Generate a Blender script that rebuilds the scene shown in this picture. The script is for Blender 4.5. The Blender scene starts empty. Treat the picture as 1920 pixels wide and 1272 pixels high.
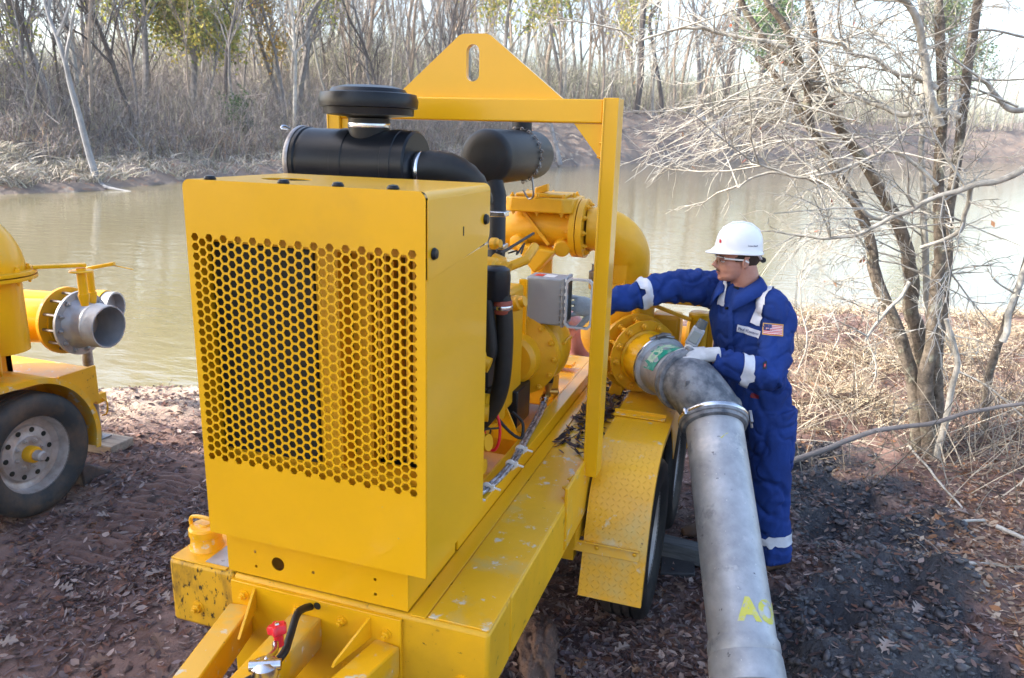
import bpy, bmesh, math, random
import numpy as np
from mathutils import Vector, Matrix, noise
R_ = math.radians
rng = np.random.default_rng(7); random.seed(7)
SC = bpy.context.scene; COL = SC.collection
V = lambda *a: Vector(a[0] if len(a) == 1 else a)

# ------------------------------------------------------------ camera, sky, sun, exposure
cd = bpy.data.cameras.new('camera'); cam = bpy.data.objects.new('camera', cd); COL.objects.link(cam)
cd.lens = 26.85; cd.sensor_width = 36; cd.clip_start = .05; cd.clip_end = 1500
_y, _p, _r = R_(-18.20745), R_(14.84674), R_(-1.64895)
fw = V(math.sin(_y)*math.cos(_p), math.cos(_y)*math.cos(_p), -math.sin(_p))
r0 = V(math.cos(_y), -math.sin(_y), 0); d0 = fw.cross(r0)
rt = math.cos(_r)*r0 + math.sin(_r)*d0; dn = -math.sin(_r)*r0 + math.cos(_r)*d0
CAMP = V(0, 0, 2.15)
m = Matrix.Identity(4)
for i, c in enumerate((rt, -dn, -fw)):
    for j in range(3): m[j][i] = c[j]
m.translation = CAMP; cam.matrix_world = m
cd.dof.use_dof = True; cd.dof.focus_distance = 2.9; cd.dof.aperture_fstop = 7.0
SC.camera = cam
SUN = V(-.74, -.34, .58).normalized()      # direction towards the sun
w = bpy.data.worlds.new('World'); SC.world = w; w.use_nodes = True
nt = w.node_tree; bg = nt.nodes['Background']
sky = nt.nodes.new('ShaderNodeTexSky'); sky.sky_type = 'NISHITA'; sky.sun_disc = False
sky.sun_elevation = math.asin(SUN.z); sky.sun_rotation = math.atan2(SUN.x, SUN.y)
sky.air_density = 1.0; sky.dust_density = 3.0; sky.ozone_density = 1.0
nt.links.new(sky.outputs[0], bg.inputs[0]); bg.inputs[1].default_value = .15
sl = bpy.data.lights.new('sun', 'SUN'); sl.energy = 2.8; sl.angle = R_(.6); sl.color = (1, .94, .84)
so = bpy.data.objects.new('sun', sl); COL.objects.link(so)
so.rotation_euler = (-SUN).to_track_quat('-Z', 'Y').to_euler()
SC.view_settings.view_transform = 'Standard'; SC.view_settings.look = 'None'
SC.view_settings.gamma = 1; SC.view_settings.use_curve_mapping = False
SC.view_settings.exposure = 1.95
SC.cycles.use_denoising = True; SC.cycles.max_bounces = 7; SC.cycles.transparent_max_bounces = 12
SC.cycles.sample_clamp_indirect = 6; SC.cycles.caustics_reflective = False; SC.cycles.caustics_refractive = False

# ------------------------------------------------------------ materials
def mat(name, col, rough=.5, metal=0., col2=None, scale=8., detail=5., thr=(.35, .65), bump=0., bscale=None, bdist=.02,
        spots=None, coat=0., spec=.5, attr=None, stretch=None, sub=0., trans=0., ior=1.45, emis=None, rough2=None):
    M = bpy.data.materials.new(name); M.use_nodes = True; N = M.node_tree.nodes; L = M.node_tree.links
    b = N['Principled BSDF']; b.inputs['Roughness'].default_value = rough; b.inputs['Metallic'].default_value = metal
    b.inputs['Base Color'].default_value = (*col, 1); b.inputs['Specular IOR Level'].default_value = spec
    b.inputs['Coat Weight'].default_value = coat; b.inputs['Coat Roughness'].default_value = .12
    b.inputs['Transmission Weight'].default_value = trans; b.inputs['IOR'].default_value = ior
    tc = N.new('ShaderNodeTexCoord'); src = tc.outputs['Object']
    if stretch:
        mp = N.new('ShaderNodeMapping'); mp.inputs['Scale'].default_value = stretch; L.new(src, mp.inputs[0]); src = mp.outputs[0]
    def noi(sc, det=5., out='Fac'):
        n = N.new('ShaderNodeTexNoise'); n.inputs['Scale'].default_value = sc; n.inputs['Detail'].default_value = det
        n.inputs['Roughness'].default_value = .62
        L.new(src, n.inputs['Vector']); return n.outputs[out]
    def ramp(fac, a, bb):
        r = N.new('ShaderNodeMapRange'); r.inputs[1].default_value = a; r.inputs[2].default_value = bb; L.new(fac, r.inputs[0]); return r.outputs[0]
    def mix(fac, a, c):
        x = N.new('ShaderNodeMix'); x.data_type = 'RGBA'; L.new(fac, x.inputs[0])
        for k, q in ((6, a), (7, c)):
            if isinstance(q, tuple): x.inputs[k].default_value = (*q, 1)
            else: L.new(q, x.inputs[k])
        return x.outputs[2]
    cur = col
    if attr:
        a = N.new('ShaderNodeAttribute'); a.attribute_name = attr; cur = a.outputs['Color']
    if col2: 
        f = ramp(noi(scale, detail), *thr); cur = mix(f, cur, col2)
        if rough2 is not None:
            rr = N.new('ShaderNodeMapRange'); L.new(f, rr.inputs[0]); rr.inputs[3].default_value = rough; rr.inputs[4].default_value = rough2
            L.new(rr.outputs[0], b.inputs['Roughness'])
    for s in (spots or []):      # (colour, scale, lo, hi)
        cur = mix(ramp(noi(s[1], 6.), s[2], s[3]), cur, s[0])
    if not isinstance(cur, tuple): L.new(cur, b.inputs['Base Color'])
    if bump:
        bp = N.new('ShaderNodeBump'); bp.inputs['Strength'].default_value = bump; bp.inputs['Distance'].default_value = bdist
        L.new(noi(bscale or scale*4, 6.), bp.inputs['Height']); L.new(bp.outputs[0], b.inputs['Normal'])
    M['_b'] = 0
    return M
YC = (.82, .426, .008)
YEL = mat('yellow_paint', YC, .30, col2=(.76, .40, .006), scale=2.2, bump=.05, bscale=5, bdist=.004, coat=.25, spec=.4, spots=[((.62, .33, .02), 1.3, .60, .80), ((.50, .42, .25), 48., .735, .76)])
YELW = mat('yellow_paint_worn', YC, .38, col2=(.72, .37, .007), scale=3, bump=.12, bscale=60, bdist=.002, coat=.2,
           spots=[((.60, .40, .10), 3.5, .52, .64), ((.62, .54, .38), 13., .61, .66), ((.66, .60, .48), 34., .65, .70), ((.07, .045, .02), 42., .69, .75)])
YELD = mat('yellow_paint_dirty', (.78, .41, .008), .45, col2=(.64, .34, .012), scale=4, bump=.15, bscale=50, bdist=.002,
           spots=[((.10, .055, .015), 16., .64, .72), ((.03, .02, .01), 55., .66, .73)])
YELC = mat('yellow_cast_paint', (.76, .39, .008), .42, col2=(.66, .33, .008), scale=5, bump=.35, bscale=110, bdist=.004, coat=.1)
BLK = mat('black_plastic', (.007, .009, .013), .34, spec=.35, col2=(.012, .014, .018), scale=6, bump=.06, bscale=200, bdist=.002)
BLKM = mat('matt_black_metal', (.010, .012, .016), .5, spec=.4, col2=(.022, .023, .025), scale=4, bump=.08, bscale=90, bdist=.002)
RUB = mat('black_rubber', (.008, .008, .009), .5, spec=.4, col2=(.022, .021, .02), scale=7, bump=.1, bscale=80, bdist=.003)
TYR = mat('tyre_rubber', (.012, .012, .013), .6, spec=.4, col2=(.08, .058, .045), scale=5, thr=(.5, .8), bump=.3, bscale=90, bdist=.004)
TYRD = mat('muddy_tyre_rubber', (.035, .040, .043), .7, spec=.4, col2=(.12, .085, .06), scale=6, thr=(.42, .72), bump=.4, bscale=70, bdist=.005)
RIM = mat('grey_rim_paint', (.56, .54, .53), .4, .3, col2=(.34, .29, .26), scale=9, bump=.1, bscale=60)
ALU = mat('weathered_aluminium', (.47, .48, .50), .5, .45, col2=(.25, .26, .28), scale=6, thr=(.35, .7), bump=.2, bscale=45, bdist=.003,
          spots=[((.13, .14, .16), 7., .60, .72), ((.10, .10, .12), 28., .66, .72), ((.62, .60, .58), 4., .58, .68), ((.60, .59, .56), 60., .66, .72)], stretch=(1, 1, 1))
CAST = mat('worn_cast_metal', (.24, .25, .27), .55, .35, col2=(.09, .10, .12), scale=13, thr=(.40, .60), bump=.35, bscale=60, bdist=.004,
           spots=[((.34, .30, .25), 6., .60, .75)])
CHR = mat('bright_steel', (.72, .73, .75), .22, 1.0, col2=(.5, .5, .52), scale=9, bump=.03)
STL = mat('dull_steel', (.34, .34, .35), .42, .8, col2=(.2, .17, .15), scale=14, bump=.1)
BRS = mat('brass', (.6, .38, .12), .35, 1.0)
GRYB = mat('grey_box_plastic', (.33, .35, .38), .42, col2=(.29, .31, .34), scale=5)
RED = mat('red_plastic', (.72, .02, .035), .3)
REDH = mat('pink_hose_plastic', (.78, .34, .30), .35, col2=(.7, .27, .24), scale=10)
REDC = mat('brown_red_hose', (.28, .06, .035), .5)
WHT = mat('white_plastic', (.8, .8, .8), .35)
TAPE = mat('reflective_tape', (.62, .64, .70), .35, col2=(.55, .57, .63), scale=30, bump=.1, bscale=200, bdist=.001)
HAT = mat('white_hat_plastic', (.82, .83, .84), .28, coat=.3)
BLU = mat('blue_coverall_cloth', (.012, .042, .21), .85, col2=(.010, .031, .155), scale=6, bump=.6, bscale=55, bdist=.005, spec=.3)
GLV = mat('grey_work_glove', (.55, .56, .58), .8, col2=(.42, .43, .45), scale=20, bump=.3, bscale=90, bdist=.003)
SKIN = mat('skin', (.50, .26, .19), .5, col2=(.42, .19, .14), scale=14, bump=.08, bscale=120, bdist=.001)
HAIR = mat('dark_hair', (.035, .022, .016), .7, bump=.5, bscale=150, bdist=.003)
BOOT = mat('brown_leather', (.16, .09, .05), .6, col2=(.1, .06, .04), scale=12, bump=.2)
WOOD = mat('grey_timber', (.13, .14, .15), .75, col2=(.07, .07, .075), scale=4, stretch=(1, 12, 12), bump=.5, bscale=10, bdist=.005)
WOODL = mat('pale_timber', (.42, .35, .27), .75, col2=(.25, .2, .16), scale=4, stretch=(1, 9, 9), bump=.4, bscale=10)
GRN = mat('green_sticker', (.01, .30, .19), .35, col2=(.35, .5, .42), scale=9, thr=(.55, .62))
CREAM = mat('sticker_paper', (.55, .68, .45), .4, col2=(.3, .5, .33), scale=30, thr=(.5, .6))
YSPR = mat('yellow_spray_paint', (.58, .54, .09), .6, col2=(.46, .46, .40), scale=26, thr=(.50, .64))
YELG = mat('yellow_paint_grimy', (.74, .39, .01), .5, col2=(.55, .30, .02), scale=6, bump=.2, bscale=50, bdist=.002, stretch=(1, 1, .45),
           spots=[((.20, .11, .02), 9., .52, .66), ((.05, .03, .012), 70., .57, .64)])
RADI = mat('radiator_core', (.012, .012, .011), .6, col2=(.03, .03, .02), scale=40)
BARKL = mat('pale_bark', (.50, .48, .43), .85, col2=(.27, .25, .21), scale=14, thr=(.4, .65), bump=.6, bscale=50, bdist=.006)
BARKD = mat('rough_brown_bark', (.22, .18, .14), .9, col2=(.10, .08, .06), scale=18, thr=(.4, .6), bump=1., bscale=70, bdist=.012,
            spots=[((.33, .32, .24), 9., .56, .66)])
BARKF = mat('grey_bark', (.27, .25, .24), .9, col2=(.16, .145, .14), scale=3)
BARKP = mat('bleached_bark', (.34, .34, .35), .85, col2=(.16, .16, .17), scale=1.2)
BRUSH = mat('thicket_twigs', (.25, .21, .185), .9, attr='tint')
LEAFM = mat('leaf_blades', (.1, .07, .05), .62, attr='tint', bump=.2, bscale=80)
def add_trans(M, wgt=.35):       # light through thin leaves
    b = M.node_tree.nodes['Principled BSDF']; N = M.node_tree.nodes; L = M.node_tree.links
    t = N.new('ShaderNodeBsdfTranslucent'); x = N.new('ShaderNodeMixShader'); x.inputs[0].default_value = wgt
    out = [n for n in N if n.type == 'OUTPUT_MATERIAL'][0]
    src = [l for l in L if l.to_socket == b.inputs['Base Color']]
    if src: L.new(src[0].from_socket, t.inputs[0])
    else: t.inputs[0].default_value = b.inputs['Base Color'].default_value
    L.new(b.outputs[0], x.inputs[1]); L.new(t.outputs[0], x.inputs[2]); L.new(x.outputs[0], out.inputs[0])
add_trans(LEAFM, .3)
FOL = mat('tree_leaves', (.1, .13, .03), .6, attr='tint'); add_trans(FOL, .35)
def clear_mat(name, tint, gl=.12):
    M = bpy.data.materials.new(name); M.use_nodes = True; N = M.node_tree.nodes; L = M.node_tree.links
    N.remove(N['Principled BSDF']); out = [n for n in N if n.type == 'OUTPUT_MATERIAL'][0]
    t = N.new('ShaderNodeBsdfTransparent'); t.inputs[0].default_value = (*tint, 1)
    g = N.new('ShaderNodeBsdfGlossy'); g.inputs['Roughness'].default_value = .04
    lw = N.new('ShaderNodeFresnel'); lw.inputs[0].default_value = 1.45
    x = N.new('ShaderNodeMixShader'); ad = N.new('ShaderNodeMath'); ad.inputs[1].default_value = gl*.4
    L.new(lw.outputs[0], ad.inputs[0]); L.new(ad.outputs[0], x.inputs[0])
    L.new(t.outputs[0], x.inputs[1]); L.new(g.outputs[0], x.inputs[2]); L.new(x.outputs[0], out.inputs[0]); return M
CLR = clear_mat('clear_polycarbonate', (.90, .93, .94)); LENS = clear_mat('safety_lens', (.86, .84, .88), .2)

# diamond plate: staggered raised lozenges in the paint's relief
def diamond(M, vertical=False):
    N = M.node_tree.nodes; L = M.node_tree.links; b = N['Principled BSDF']
    tc = N.new('ShaderNodeTexCoord'); uv = tc.outputs['UV']
    def lay(rot, off):
        mp = N.new('ShaderNodeMapping'); mp.inputs['Rotation'].default_value = (0, 0, rot); mp.inputs['Location'].default_value = (*off, 0)
        mp.inputs['Scale'].default_value = (30, 30, 1); L.new(uv, mp.inputs[0])
        sp = N.new('ShaderNodeSeparateXYZ'); L.new(mp.outputs[0], sp.inputs[0])
        def cell(s, k):
            f = N.new('ShaderNodeMath'); f.operation = 'FRACT'; L.new(s, f.inputs[0])
            a = N.new('ShaderNodeMath'); a.operation = 'SUBTRACT'; a.inputs[1].default_value = .5; L.new(f.outputs[0], a.inputs[0])
            c = N.new('ShaderNodeMath'); c.operation = 'ABSOLUTE'; L.new(a.outputs[0], c.inputs[0])
            d = N.new('ShaderNodeMath'); d.operation = 'MULTIPLY'; d.inputs[1].default_value = k; L.new(c.outputs[0], d.inputs[0]); return d.outputs[0]
        s = N.new('ShaderNodeMath'); s.operation = 'ADD'; L.new(cell(sp.outputs[0], 3.4), s.inputs[0]); L.new(cell(sp.outputs[1], 14.), s.inputs[1])
        r = N.new('ShaderNodeMapRange'); r.inputs[1].default_value = 1.; r.inputs[2].default_value = .6; L.new(s.outputs[0], r.inputs[0]); return r.outputs[0]
    mx = N.new('ShaderNodeMath'); mx.operation = 'MAXIMUM'; L.new(lay(R_(45), (0, 0)), mx.inputs[0]); L.new(lay(R_(-45), (.5, .5)), mx.inputs[1])
    bp = N.new('ShaderNodeBump'); bp.inputs['Strength'].default_value = .8; bp.inputs['Distance'].default_value = .0025
    L.new(mx.outputs[0], bp.inputs['Height']); L.new(bp.outputs[0], b.inputs['Normal'])
DIA = mat('diamond_plate_paint', YC, .36, col2=(.72, .35, .012), scale=3, coat=.2,
          spots=[((.58, .50, .34), 11., .60, .66), ((.60, .40, .10), 3., .55, .7), ((.06, .035, .02), 40., .67, .73)])
diamond(DIA)

# ------------------------------------------------------------ geometry helpers
def frame(axis, up=None):
    a = V(axis).normalized(); u = V(up) if up else (V(0, 0, 1) if abs(a.z) < .9 else V(0, 1, 0))
    x = u.cross(a).normalized(); y = a.cross(x).normalized(); return x, y, a
class MB:
    def __init__(s): s.v = []; s.f = []; s.uv = None
    def add(s, vs, fs):
        o = len(s.v); s.v += [tuple(p) for p in vs]; s.f += [tuple(o+i for i in f) for f in fs]; return s
    def box(s, x0, y0, z0, x1, y1, z1):
        x0, x1 = sorted((x0, x1)); y0, y1 = sorted((y0, y1)); z0, z1 = sorted((z0, z1))
        return s.add([(x, y, z) for z in (z0, z1) for y in (y0, y1) for x in (x0, x1)],
                     [(0, 2, 3, 1), (4, 5, 7, 6), (0, 1, 5, 4), (2, 6, 7, 3), (0, 4, 6, 2), (1, 3, 7, 5)])
    def obox(s, c, ax, ay, az):      # centre and three half vectors
        c, ax, ay, az = V(c), V(ax), V(ay), V(az)
        if ax.cross(ay).dot(az) < 0: ax = -ax
        return s.add([c+i*ax+j*ay+k*az for k in (-1, 1) for j in (-1, 1) for i in (-1, 1)],
                     [(0, 2, 3, 1), (4, 5, 7, 6), (0, 1, 5, 4), (2, 6, 7, 3), (0, 4, 6, 2), (1, 3, 7, 5)])
    def bar(s, a, b, w, h, up=(0, 0, 1)):
        a, b = V(a), V(b); x, y, z = frame(b-a, up); return s.obox((a+b)/2, x*w/2, y*h/2, (b-a)/2)
    def tube(s, pts, r, seg=12, cap=True, flat=1., up=None):
        pts = [V(p) for p in pts]; n = len(pts)
        rs = r if isinstance(r, (list, tuple)) else [r]*n
        if isinstance(r, tuple) and len(r) == 2 and n != 2: rs = [r[0]+(r[1]-r[0])*i/(n-1) for i in range(n)]
        x = None; vs = []
        for i in range(n):
            t = (pts[min(i+1, n-1)]-pts[max(i-1, 0)])
            t = t.normalized() if t.length > 1e-9 else V(0, 0, 1)
            if x is None: x = frame(t, up)[0]
            x = (x-t*x.dot(t)); x = x.normalized() if x.length > 1e-6 else frame(t)[0]
            y = t.cross(x)
            vs += [pts[i]+rs[i]*(math.cos(2*math.pi*k/seg)*x+flat*math.sin(2*math.pi*k/seg)*y) for k in range(seg)]
        fs = [(i*seg+k, i*seg+(k+1) % seg, (i+1)*seg+(k+1) % seg, (i+1)*seg+k) for i in range(n-1) for k in range(seg)]
        if cap: fs += [tuple(range(seg))[::-1], tuple((n-1)*seg+k for k in range(seg))]
        return s.add(vs, fs)
    def lathe(s, o, axis, prof, seg=32, up=None):      # prof: (radius, distance along axis)
        x, y, a = frame(axis, up); o = V(o); vs = []
        for r, t in prof:
            vs += [o+a*t+max(r, 1e-5)*(math.cos(2*math.pi*k/seg)*x+math.sin(2*math.pi*k/seg)*y) for k in range(seg)]
        n = len(prof)
        fs = [(i*seg+k, i*seg+(k+1) % seg, (i+1)*seg+(k+1) % seg, (i+1)*seg+k) for i in range(n-1) for k in range(seg)]
        if prof[0][0] > 1e-4 and prof[0] != prof[-1]: fs.append(tuple(range(seg))[::-1])
        if prof[-1][0] > 1e-4 and prof[0] != prof[-1]: fs.append(tuple((n-1)*seg+k for k in range(seg)))
        return s.add(vs, fs)
    def prism(s, poly, o, ux, uy, th):       # polygon in plane (ux,uy), extruded th along ux x uy
        o, ux, uy = V(o), V(ux), V(uy); nn = ux.cross(uy).normalized(); n = len(poly)
        a = [o+ux*p[0]+uy*p[1] for p in poly]; b = [q+nn*th for q in a]
        return s.add(a+b, [tuple(range(n))[::-1], tuple(range(n, 2*n))]+[(i, (i+1) % n, n+(i+1) % n, n+i) for i in range(n)])
    def ball(s, c, r, seg=14, sq=(1, 1, 1)):
        vs, fs = [], []; rings = seg//2
        for i in range(1, rings):
            t = math.pi*i/rings
            vs += [(c[0]+sq[0]*r*math.sin(t)*math.cos(2*math.pi*k/seg), c[1]+sq[1]*r*math.sin(t)*math.sin(2*math.pi*k/seg), c[2]+sq[2]*r*math.cos(t)) for k in range(seg)]
        vs += [(c[0], c[1], c[2]+sq[2]*r), (c[0], c[1], c[2]-sq[2]*r)]; a, b = len(vs)-2, len(vs)-1
        for i in range(rings-2): fs += [(i*seg+k, (i+1)*seg+k, (i+1)*seg+(k+1) % seg, i*seg+(k+1) % seg) for k in range(seg)]
        fs += [(a, k, (k+1) % seg) for k in range(seg)]+[(b, (rings-2)*seg+(k+1) % seg, (rings-2)*seg+k) for k in range(seg)]
        return s.add(vs, fs)
    def mesh(s, name, ang=38):
        me = bpy.data.meshes.new(name); me.from_pydata(s.v, [], s.f); me.update()
        if ang: me.shade_smooth(); me.set_sharp_from_angle(angle=R_(ang))
        return me
    def build(s, name, M, parent=None, bevel=0., ang=38, kind=None, label=None):
        return link(name, s.mesh(name, ang), M, parent, bevel, kind, label)
def link(name, me, M, parent=None, bevel=0., kind=None, label=None):
    o = bpy.data.objects.new(name, me); COL.objects.link(o)
    if M and not me.materials: me.materials.append(M)
    if parent is not None: adopt(o, parent)
    if bevel:
        b = o.modifiers.new('bevel', 'BEVEL'); b.width = bevel; b.segments = 2; b.limit_method = 'ANGLE'; b.angle_limit = R_(40); b.harden_normals = False
    if kind: o['kind'] = kind
    if label: o['label'] = label
    return o
def base(o):
    b = V(0, 0, 0)
    while o is not None: b = b+o.location; o = o.parent
    return b
def adopt(o, parent):           # parts are modelled in world coordinates; things are unrotated when built
    o.parent = parent; o.matrix_parent_inverse = Matrix.Translation(-base(parent)) if parent.type == 'EMPTY' else Matrix.Identity(4)
def thing(name, label, cat, loc=(0, 0, 0), group=None):
    o = bpy.data.objects.new(name, None); COL.objects.link(o); o.location = loc; o.empty_display_size = .1
    return tag(o, label, cat, group)
def tag(o, label, cat, group=None):
    o['label'] = label; o['category'] = cat
    if group: o['group'] = group
    return o
def spline(pts, n=6):            # Catmull-Rom through pts
    P = [V(p) for p in pts]; P = [2*P[0]-P[1]]+P+[2*P[-1]-P[-2]]; out = []
    for i in range(1, len(P)-2):
        for k in range(n):
            t = k/n; a, b, c, d = P[i-1:i+3]
            out.append(.5*((2*b)+(c-a)*t+(2*a-5*b+4*c-d)*t*t+(3*b-a-3*c+d)*t**3))
    out.append(P[-2]); return out
def cutplate(name, outer, holes, th, to3d, M, parent=None, bevel=0):   # flat plate with true holes
    cu = bpy.data.curves.new(name, 'CURVE'); cu.dimensions = '2D'; cu.fill_mode = 'BOTH'; cu.extrude = th/2
    for pl in [outer]+holes:
        sp = cu.splines.new('POLY'); sp.points.add(len(pl)-1); sp.use_cyclic_u = True
        for i, p in enumerate(pl): sp.points[i].co = (p[0], p[1], 0, 1)
    t = bpy.data.objects.new('tmp', cu); COL.objects.link(t); bpy.context.view_layer.update()
    me = bpy.data.meshes.new_from_object(t.evaluated_get(bpy.context.evaluated_depsgraph_get()))
    bpy.data.objects.remove(t); bpy.data.curves.remove(cu); me.name = name
    for v in me.vertices: v.co = to3d(v.co)
    me.materials.clear(); me.update(); me.shade_smooth(); me.set_sharp_from_angle(angle=R_(35))
    return link(name, me, M, parent, bevel)
BOLT = MB().lathe((0, 0, 0), (0, 0, 1), [(1.75, 0), (1.75, .25), (1.2, .27)], 16).lathe((0, 0, .25), (0, 0, 1), [(1.25, 0), (1.25, .95), (1.05, 1.05)], 6).lathe((0, 0, 1.2), (0, 0, 1), [(.62, 0), (.62, .95), (.5, 1.05), (0, 1.05)], 10).mesh('bolt')
_boltm = {}
def bolt(p, axis, r, M, parent, name='bolt', pscale=None):
    if M.name not in _boltm:
        me = BOLT.copy(); me.materials.clear(); me.materials.append(M); _boltm[M.name] = me
    o = bpy.data.objects.new(name, _boltm[M.name]); COL.objects.link(o)
    x, y, a = frame(axis); o.rotation_mode = 'QUATERNION'; q = V(axis).to_track_quat('Z', 'Y')
    o.location = p; o.rotation_quaternion = q; o.scale = (r, r, r)
    adopt(o, parent); return o
def ring_pts(c, axis, r, n, ph=0.):
    x, y, a = frame(axis); return [V(c)+r*(math.cos(2*math.pi*k/n+ph)*x+math.sin(2*math.pi*k/n+ph)*y) for k in range(n)]
# ============================================================ THE PUMP TRAILER
PT = thing('pump_trailer', 'yellow pump trailer with hexagon-perforated radiator guard and tall lifting frame, nearest the camera', 'pump trailer', (-1.175, 3.2, 0))
DX0, DX1, DY0, DY1, DZ = -1.73, -.62, 1.754, 4.62, .80
# frame tank
MB().box(DX0, DY0, .57, -1.481, DY0+.2, DZ-.006).build('frame_end', YELG, PT, .012)
fr = MB().box(-1.4805, DY0, .57, DX1, DY0+.2, DZ-.006).box(DX0, DY0+.2, .57, DX1, DY0+1.0, DZ-.006).box(DX0, DY0+1.0, .57, -1.45, DY1, DZ-.006).box(-.90, DY0+1.0, .57, DX1, DY1, DZ-.006).build('frame', YELD, PT, .012)
MB().box(-.812, DY0+.012, DZ-.006, DX1-.004, DY1-.01, DZ).build('deck_plate', YELW, PT, .0015)
MB().box(-.872, DY0+.004, DZ-.006, -.818, 4.60, DZ-.001).build('deck_strip', YEL, PT, .001)
MB().box(DX0+.006, DY0+.006, DZ-.006, -1.512, DY1, DZ-.001).build('side_strip', YELD, PT, .001)
rail = MB().box(-.935, 2.14, DZ-.004, -.875, 4.60, DZ+.06).box(-.945, 2.14, .60, -.935, 4.6, DZ+.06).build('skid_rail', YEL, PT, .003)
MB().box(-1.47, 2.14, DZ-.004, -1.41, 4.60, DZ+.06).build('skid_rail', YEL, PT, .003)
for yy in (2.30, 3.25, 4.0): MB().box(-1.41, yy, .66, -.945, yy+.06, .79).build('cross_member', YELC, PT, .003)
MB().box(-1.45, 2.75, .575, -.90, 4.6, .59).build('belly_plate', YELC, PT)
# hitch plate and drawbar
MB().box(-1.478, DY0-.014, .45, -.888, DY0, .783).build('hitch_plate', YEL, PT, .002)
for bx, bz in ((-1.43, .74), (-1.236, .735), (-1.083, .733), (-.935, .727), (-1.075, .575), (-.93, .55)):
    bolt((bx, DY0-.014, bz), (0, -1, 0), .0105, YEL, PT)
bolt((-1.625, DY0, .64), (0, -1, 0), .013, YELD, PT, 'drain_plug')
bolt((-.70, DY0, .62), (0, -1, 0), .013, YEL, PT, 'drain_plug')
HX, HY = -1.155, .62
def beam(x0, x1, w, top):
    a = V(x0, DY0-.014, top-.05); b = V(x1, HY, top-.05)
    MB().bar(a, b, w, .1).build('drawbar_beam', YELW, PT, .005)
    return a, b
a, b = beam(-1.445, HX-.03, .075, .705); c_ = beam(-1.205, HX, .10, .725); d_ = beam(-.93, HX+.03, .085, .70)
dirl = (b-a).normalized()
MB().prism([(0, 0), (.15, 0), (0, .075)], (-1.385, DY0-.014, .70), (.3, -.95, 0), (0, 0, 1), .008).build('gusset', YEL, PT, .001)
MB().prism([(0, 0), (.16, 0), (.15, .012), (0, .07)], (-.985, DY0-.014, .70), (-.22, -.97, 0), (0, 0, 1), .008).build('gusset', YEL, PT, .001)
MB().box(HX-.07, HY-.12, .60, HX+.07, HY+.06, .70).build('coupler', YELW, PT, .01)
# tongue jack
jk = MB().tube([(-1.098, 1.395, .02), (-1.098, 1.395, .80)], .03, 18).build('tongue_jack', CHR, PT)
MB().lathe((-1.098, 1.395, .80), (0, 0, 1), [(.034, 0), (.036, .01), (.036, .03), (.02, .04)], 20).build('jack_cap', CHR, jk)
MB().tube(spline([(-1.098, 1.395, .825), (-1.10, 1.41, .835), (-1.118, 1.465, .815), (-1.138, 1.495, .812)]), .0085, 10).tube([(-1.130, 1.375, .83), (-1.06, 1.41, .83)], .014, 14).build('crank_arm', CHR, jk)
kn = MB(); kc = V(-1.148, 1.522, .822); ax = V(-.15, .1, 1).normalized(); kx, ky, _ = frame(ax)
prof = [(1+.16*math.cos(5*t*2*math.pi/40)) for t in range(40)]
for h, s in ((0, .82), (.004, 1), (.02, 1), (.026, .85)):
    kn.v += [tuple(kc+ax*h+.024*s*prof[t]*(math.cos(2*math.pi*t/40)*kx+math.sin(2*math.pi*t/40)*ky)) for t in range(40)]
kn.f += [(i*40+t, i*40+(t+1) % 40, (i+1)*40+(t+1) % 40, (i+1)*40+t) for i in range(3) for t in range(40)]+[tuple(range(40))[::-1], tuple(range(120, 160))]
kn.lathe(kc, -ax, [(.014, -.002), (.012, .035), (.009, .038)], 16)
ko = kn.build('crank_knob', RED, PT); MB().lathe(kc+ax*.0262, ax, [(.007, 0), (.006, .004), (0, .005)], 10).build('knob_screw', CHR, ko)
cab = spline([(-1.19, 1.744, .755), (-1.188, 1.70, .775), (-1.180, 1.655, .785), (-1.155, 1.58, .765), (-1.14, 1.53, .755), (-1.15, 1.465, .745), (-1.19, 1.37, .74), (-1.22, 1.2, .73)], 8)
MB().tube(cab, .0115, 12).build('brake_cable', RUB, PT)
MB().lathe((-1.166, DY0-.0145, .765), (0, -1, 0), [(.012, 0), (.012, .001)], 16).build('cable_hole', RADI, PT)
# filler cap on the left corner
fc = MB().lathe((-1.665, 1.86, .794), (0, 0, 1), [(.060, 0), (.052, .010), (.049, .048), (.054, .052), (.054, .074), (.048, .081), (.02, .083), (.018, .089), (0, .09)], 28).build('filler_neck', YELW, PT)
MB().tube(spline([(-1.718, 1.855, .86), (-1.713, 1.853, .897), (-1.665, 1.85, .908), (-1.617, 1.853, .897), (-1.612, 1.855, .86)]), .0065, 8).build('cap_handle', YELW, fc)
MB().box(-1.60, 1.775, DZ-.001, -1.512, 1.95, DZ+.0015).build('metal_tag', ALU, PT)
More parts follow.
